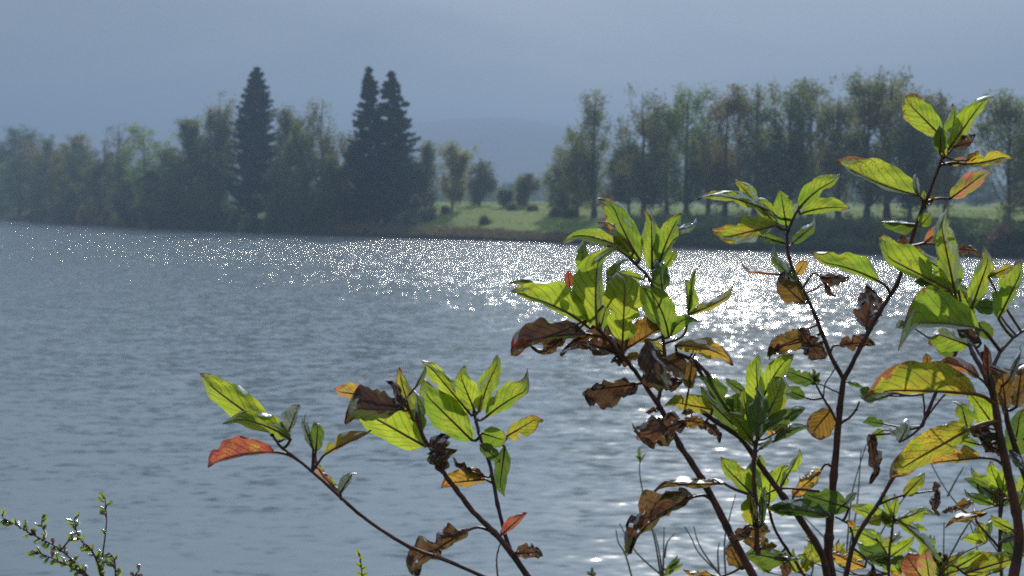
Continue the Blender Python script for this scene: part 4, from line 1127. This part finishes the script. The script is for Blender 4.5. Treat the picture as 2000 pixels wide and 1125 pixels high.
l(1978, 1035, 1932, 1012, 11, 11, 'g', z=-.01)
l(1955, 1060, 1990, 1040, 8, 8, 's', z=-.01)
l(1945, 1090, 1893, 1105, 7, 8, 'b', z=.02)
for (a0, b0, a1, b1, w0, w1, ty) in [(2040, 700, 2020, 600, 20, 22, 'g'), (2040, 720, 2110, 640, 24, 18, 'g'), (2045, 760, 2015, 660, 15, 20, 'd'), (2050, 860, 2120, 800, 20, 22, 'y'),
        (2050, 900, 2005, 850, 16, 20, 'd'), (2055, 560, 2020, 470, 18, 18, 'G'), (2058, 540, 2090, 450, 20, 18, 'g'), (2055, 960, 2120, 930, 16, 20, 'o'), (2050, 660, 2010, 690, 12, 14, 'd'),
        (2050, 1000, 2000, 960, 20, 20, 'd'), (1995, 960, 2010, 920, 14, 12, 'g'), (1985, 1000, 2005, 960, 12, 12, 'd')]:
    l(a0, b0, a1, b1, w0, w1, ty)

# --- smaller shoots low on the right, a little farther away
Dp = Shrub('dogwood_sapling', 'small fresh green sapling low between the forked trunks and the right shrub', 1740, 2.25)
Dp.stem([(1735, 1150), (1737, 1080), (1742, 1040), (1746, 1008)], 3.5, 2.6)
Dp.stem([(1737, 1090), (1722, 1065), (1710, 1050)], 2, 1.4, ground=False)
Dp.stem([(1828, 1150), (1835, 1120), (1836, 1100)], 3, 2, ground=False)
l = Dp.leaf
l(1738, 1016, 1660, 990, 14, 18, 'g'); l(1742, 1010, 1722, 960, 9, 9, 'G'); l(1752, 1016, 1822, 990, 9, 18, 'g'); l(1716, 1058, 1660, 1030, 18, 14, 'G')
l(1744, 1012, 1752, 965, 8, 8, 'g'); l(1746, 1012, 1838, 1104, 14, 8, 'g', bend=8); l(1742, 1030, 1718, 1000, 9, 10, 'd')
l(1734, 1092, 1672, 1068, 12, 20, 'd'); l(1738, 1088, 1788, 1052, 14, 9, 'G'); l(1770, 1025, 1812, 1034, 7, 7, 'G', pet=[(1744, 1018)])
l(1738, 1100, 1698, 1095, 8, 9, 'd'); l(1740, 1100, 1768, 1088, 9, 10, 'd'); l(1822, 1092, 1812, 1045, 6, 10, 'g', pet=[(1836, 1110)])
l(1748, 1008, 1690, 1020, 12, 10, 'y'); l(1740, 1060, 1760, 1040, 6, 7, 's')
l(1802, 1130, 1768, 1084, 24, 22, 'r', z=-.25, blunt=True); l(1816, 1135, 1806, 1072, 20, 16, 'm', z=-.28); l(1775, 1135, 1738, 1118, 9, 9, 'o', z=-.2)
l(1690, 1135, 1712, 1108, 8, 8, 'b'); l(1836, 1112, 1884, 1078, 9, 8, 'y')

E = Shrub('dogwood_sapling', 'pale green leafy shoot with a seed head behind the right shrub stem', 1952, 2.0)
E.stem([(1956, 1150), (1954, 1060), (1952, 1000), (1954, 965)], 3.4, 2.4)
l = E.leaf
l(1954, 962, 1888, 925, 12, 16, 'G'); l(1954, 960, 1930, 902, 14, 13, 'G'); l(1950, 972, 1886, 930, 12, 10, 'd'); l(1938, 985, 1880, 964, 9, 11, 'd')
l(1958, 960, 1962, 912, 14, 12, 'G'); l(1960, 965, 1985, 930, 12, 10, 'g'); l(1948, 985, 1905, 948, 9, 10, 'g'); l(1962, 985, 1998, 960, 9, 10, 'd')
rx = random.Random(31)
for (cx, cy) in [(1690, 1092), (1800, 1090), (1905, 1120), (1640, 1105), (1560, 1118), (1760, 1118), (1975, 985), (1925, 1060), (1720, 1070), (1850, 1125), (1960, 1110), (1990, 1080), (1500, 1118), (1590, 1100)]:
    for q_ in range(6):
        an = -math.pi / 2 + rx.uniform(-1.5, 1.5); ll = rx.uniform(28, 52)
        Dp.leaf(cx, cy, cx + math.cos(an) * ll, cy + math.sin(an) * ll, rx.uniform(5, 12), rx.uniform(5, 12), rx.choice(['G', 'G', 'g', 'G', 'y', 'y']), z=rx.uniform(0, .1),
                pet=[(1737 if cx < 1780 else 1834, 1128), ((cx + 1737) / 2 if cx < 1780 else (cx + 1834) / 2, cy + 22)])
def seed_head(s, cx, cy, rpx, d, mat):
    rng = np.random.default_rng(int(cx)); VS = []; FS = []; off = 0
    for k in range(34):
        a = rng.uniform(0, 6.28); rr = rpx * rng.uniform(0, 1) ** .5
        c = P(cx + math.cos(a) * rr, cy + math.sin(a) * rr * .7, d + rng.uniform(-.5, .5) * rpx * d / F_PX)
        q = c + rng.normal(0, .0006, 3); c2 = c + np.array([0, 0, .0035]) + rng.normal(0, .001, 3)
        v, f = tube([c + np.array([0, 0, -.006]), c, (c + c2) / 2, c2], [.0004, .0016, .0018, .0004], 5)
        VS.append(v); FS += [tuple(i + off for i in g) for g in f]; off += len(v)
    link_mesh('seed_head', np.concatenate(VS), FS, mat, s.root)
seed_head(E, 1950, 968, 16, 2.0, simple_mat('seed_brown', ((0.10, 0.045, 0.03), (0.16, 0.15, 0.07)), 300))
seed_head(Dp, 1836, 1092, 15, 2.25, simple_mat('seed_dark', ((0.03, 0.015, 0.015), (0.08, 0.09, 0.02)), 300))

# --- bare grey twigs behind
Tw = Shrub('willow_twigs', 'thin nearly bare willow twigs standing before the water beside the big brown hanging leaf', 1300, 2.7, mat=GREYTWIG)
for i, pth in enumerate([[(1294, 1150), (1280, 1060), (1262, 990), (1250, 930), (1250, 892)], [(1240, 1150), (1222, 1085), (1208, 1060), (1203, 1035)],
        [(1294, 1125), (1262, 1098), (1240, 1075), (1222, 1045), (1210, 1022)], [(1294, 1125), (1288, 1080), (1279, 1040)], [(1295, 1130), (1296, 1080), (1297, 1030)],
        [(1298, 1090), (1303, 1060), (1318, 1042)], [(1420, 1150), (1405, 1122), (1365, 1080), (1350, 1050), (1337, 1028)], [(1412, 1130), (1378, 1085), (1362, 1055), (1355, 1028)],
        [(1418, 1140), (1415, 1060), (1425, 1010), (1437, 965)], [(1404, 1120), (1402, 1080), (1405, 1060)]]):
    Tw.stem(pth, 2.4, 1.1, i * .02, i * .02, ground=(pth[0][1] > 1135), name='twig', knobs=False)
l = Tw.leaf
for (a0, b0, a1, b1, w, ty) in [(1250, 905, 1247, 868, 4, 'g'), (1251, 900, 1262, 885, 2, 'g'), (1250, 896, 1240, 890, 2, 'g'), (1252, 893, 1245, 896, 3, 'y'), (1222, 1075, 1219, 1065, 3, 'y'), (1228, 1080, 1238, 1072, 3, 'y'),
        (1302, 1112, 1330, 1092, 5, 'd'), (1304, 1108, 1326, 1086, 4, 'd'), (1306, 1118, 1334, 1102, 5, 'g'), (1300, 1122, 1316, 1112, 5, 'd'), (1300, 1126, 1306, 1104, 4, 'g')]:
    l(a0, b0, a1, b1, w, w, ty, crump=.2)
Tw2 = Shrub('willow_twigs', 'faint grey twigs rising behind the forked trunks and under the yellow hanging leaf', 1780, 2.9, mat=GREYTWIG)
for i, pth in enumerate([[(1650, 1150), (1655, 1060), (1665, 960), (1692, 868)], [(1645, 1140), (1672, 1000), (1682, 880)], [(1960, 1150), (1950, 1080), (1900, 1020), (1850, 960), (1818, 905)],
        [(1845, 1150), (1843, 1090), (1844, 1020)], [(1915, 1150), (1910, 1080), (1893, 1015)], [(1700, 1140), (1712, 1060), (1760, 980), (1782, 960)], [(1560, 1000), (1600, 1040), (1640, 1085), (1660, 1150)],
        [(1580, 1140), (1588, 1090), (1560, 990)], [(1850, 970), (1866, 940), (1882, 912)]]):
    Tw2.stem(pth if pth[0][1] > pth[-1][1] else pth[::-1], 2.4, 1.2, i * .02, i * .02, ground=(max(pth[0][1], pth[-1][1]) > 1135), name='twig', knobs=False)

# --- cotoneaster at bottom left
LEAF['c'] = (mat_leaf('small_glossy_leaf', (0.13, 0.20, 0.03), (0.19, 0.24, 0.045), trans=0.55, tgain=2.6, rough=0.22, spec=1.5, vein_str=.2), None)
LEAF['k'] = (mat_leaf('small_red_leaf', (0.12, 0.03, 0.03), (0.16, 0.06, 0.03), trans=0.4, rough=0.25, spec=1.2, vein_str=.2), 'dull red leaflet')
Co = Shrub('cotoneaster_shrub', 'small-leaved arching cotoneaster sprays in the bottom left corner', 205, 1.75)
paths = [[(195, 1150), (150, 1102), (110, 1068), (75, 1050), (40, 1030), (4, 1010)], [(200, 1150), (150, 1112), (120, 1098), (90, 1085), (62, 1075)],
         [(202, 1150), (190, 1098), (175, 1070), (160, 1058), (150, 1040), (145, 1014)], [(204, 1150), (200, 1095), (205, 1050), (208, 1015), (205, 972)],
         [(122, 1072), (133, 1058), (150, 1048)], [(88, 1052), (90, 1042), (82, 1028), (82, 1012)], [(226, 1150), (225, 1108), (222, 1090), (212, 1078)], [(262, 1150), (264, 1125), (272, 1114)]]
rc = random.Random(5)
for i, pth in enumerate(paths):
    o_ = Co.stem(pth, 2.6, 1.2, 0, rc.uniform(-.05, .05), ground=pth[0][1] > 1135, name='twig', knobs=False)
    q = spline(np.array(pth, float), 6)
    L_ = np.concatenate([[0], np.cumsum(np.hypot(*np.diff(q, axis=0).T))])
    s_ = 18.0
    while s_ < L_[-1] + 2:
        x_ = np.interp(s_, L_, q[:, 0]); y_ = np.interp(s_, L_, q[:, 1])
        bare = i in (3,) and 1010 < y_ < 1080 and rc.random() < .8
        if y_ < 1128 and not bare:
            k_ = min(len(q) - 2, int(np.searchsorted(L_, min(s_, L_[-1] - 1))))
            ang = math.atan2(q[k_ + 1][1] - q[k_ - 1][1], q[k_ + 1][0] - q[k_ - 1][0]) + rc.choice((-1, 1)) * rc.uniform(.5, 1.4)
            ll = rc.uniform(12, 19); w_ = rc.uniform(4.2, 6.4)
            Co.leaf(x_ + math.cos(ang) * 2, y_ + math.sin(ang) * 2, x_ + math.cos(ang) * ll, y_ + math.sin(ang) * ll, w_, w_ * rc.uniform(.3, 1),
                    'k' if (i == 7 or rc.random() < .05) else 'c', blunt=True, crump=.1, zt=rc.uniform(-.006, .006))
        s_ += rc.uniform(4.5, 9)
Sp = Shrub('sprig', 'single tiny green sprig at the bottom left of the arching left shoot', 706, 1.9)
Sp.stem([(708, 1150), (706, 1110), (702, 1078)], 1.6, 1, name='stem', knobs=False)
for (a0, b0, a1, b1) in [(702, 1086, 697, 1073), (703, 1094, 710, 1088), (704, 1106, 694, 1100), (706, 1112, 716, 1106), (707, 1122, 698, 1118), (707, 1124, 718, 1118)]:
    Sp.leaf(a0, b0, a1, b1, 4, 4, 'G', crump=.1)
Sp2 = Shrub('sprig', 'tiny pale plant tip poking in at the bottom edge right of the curled brown leaf', 1155, 1.9)
Sp2.stem([(1156, 1150), (1156, 1120)], 1.6, 1, name='stem', knobs=False)
for (a0, b0, a1, b1) in [(1156, 1120, 1157, 1108), (1156, 1124, 1146, 1116), (1156, 1126, 1164, 1118)]:
    Sp2.leaf(a0, b0, a1, b1, 4, 4, 's', crump=.1)
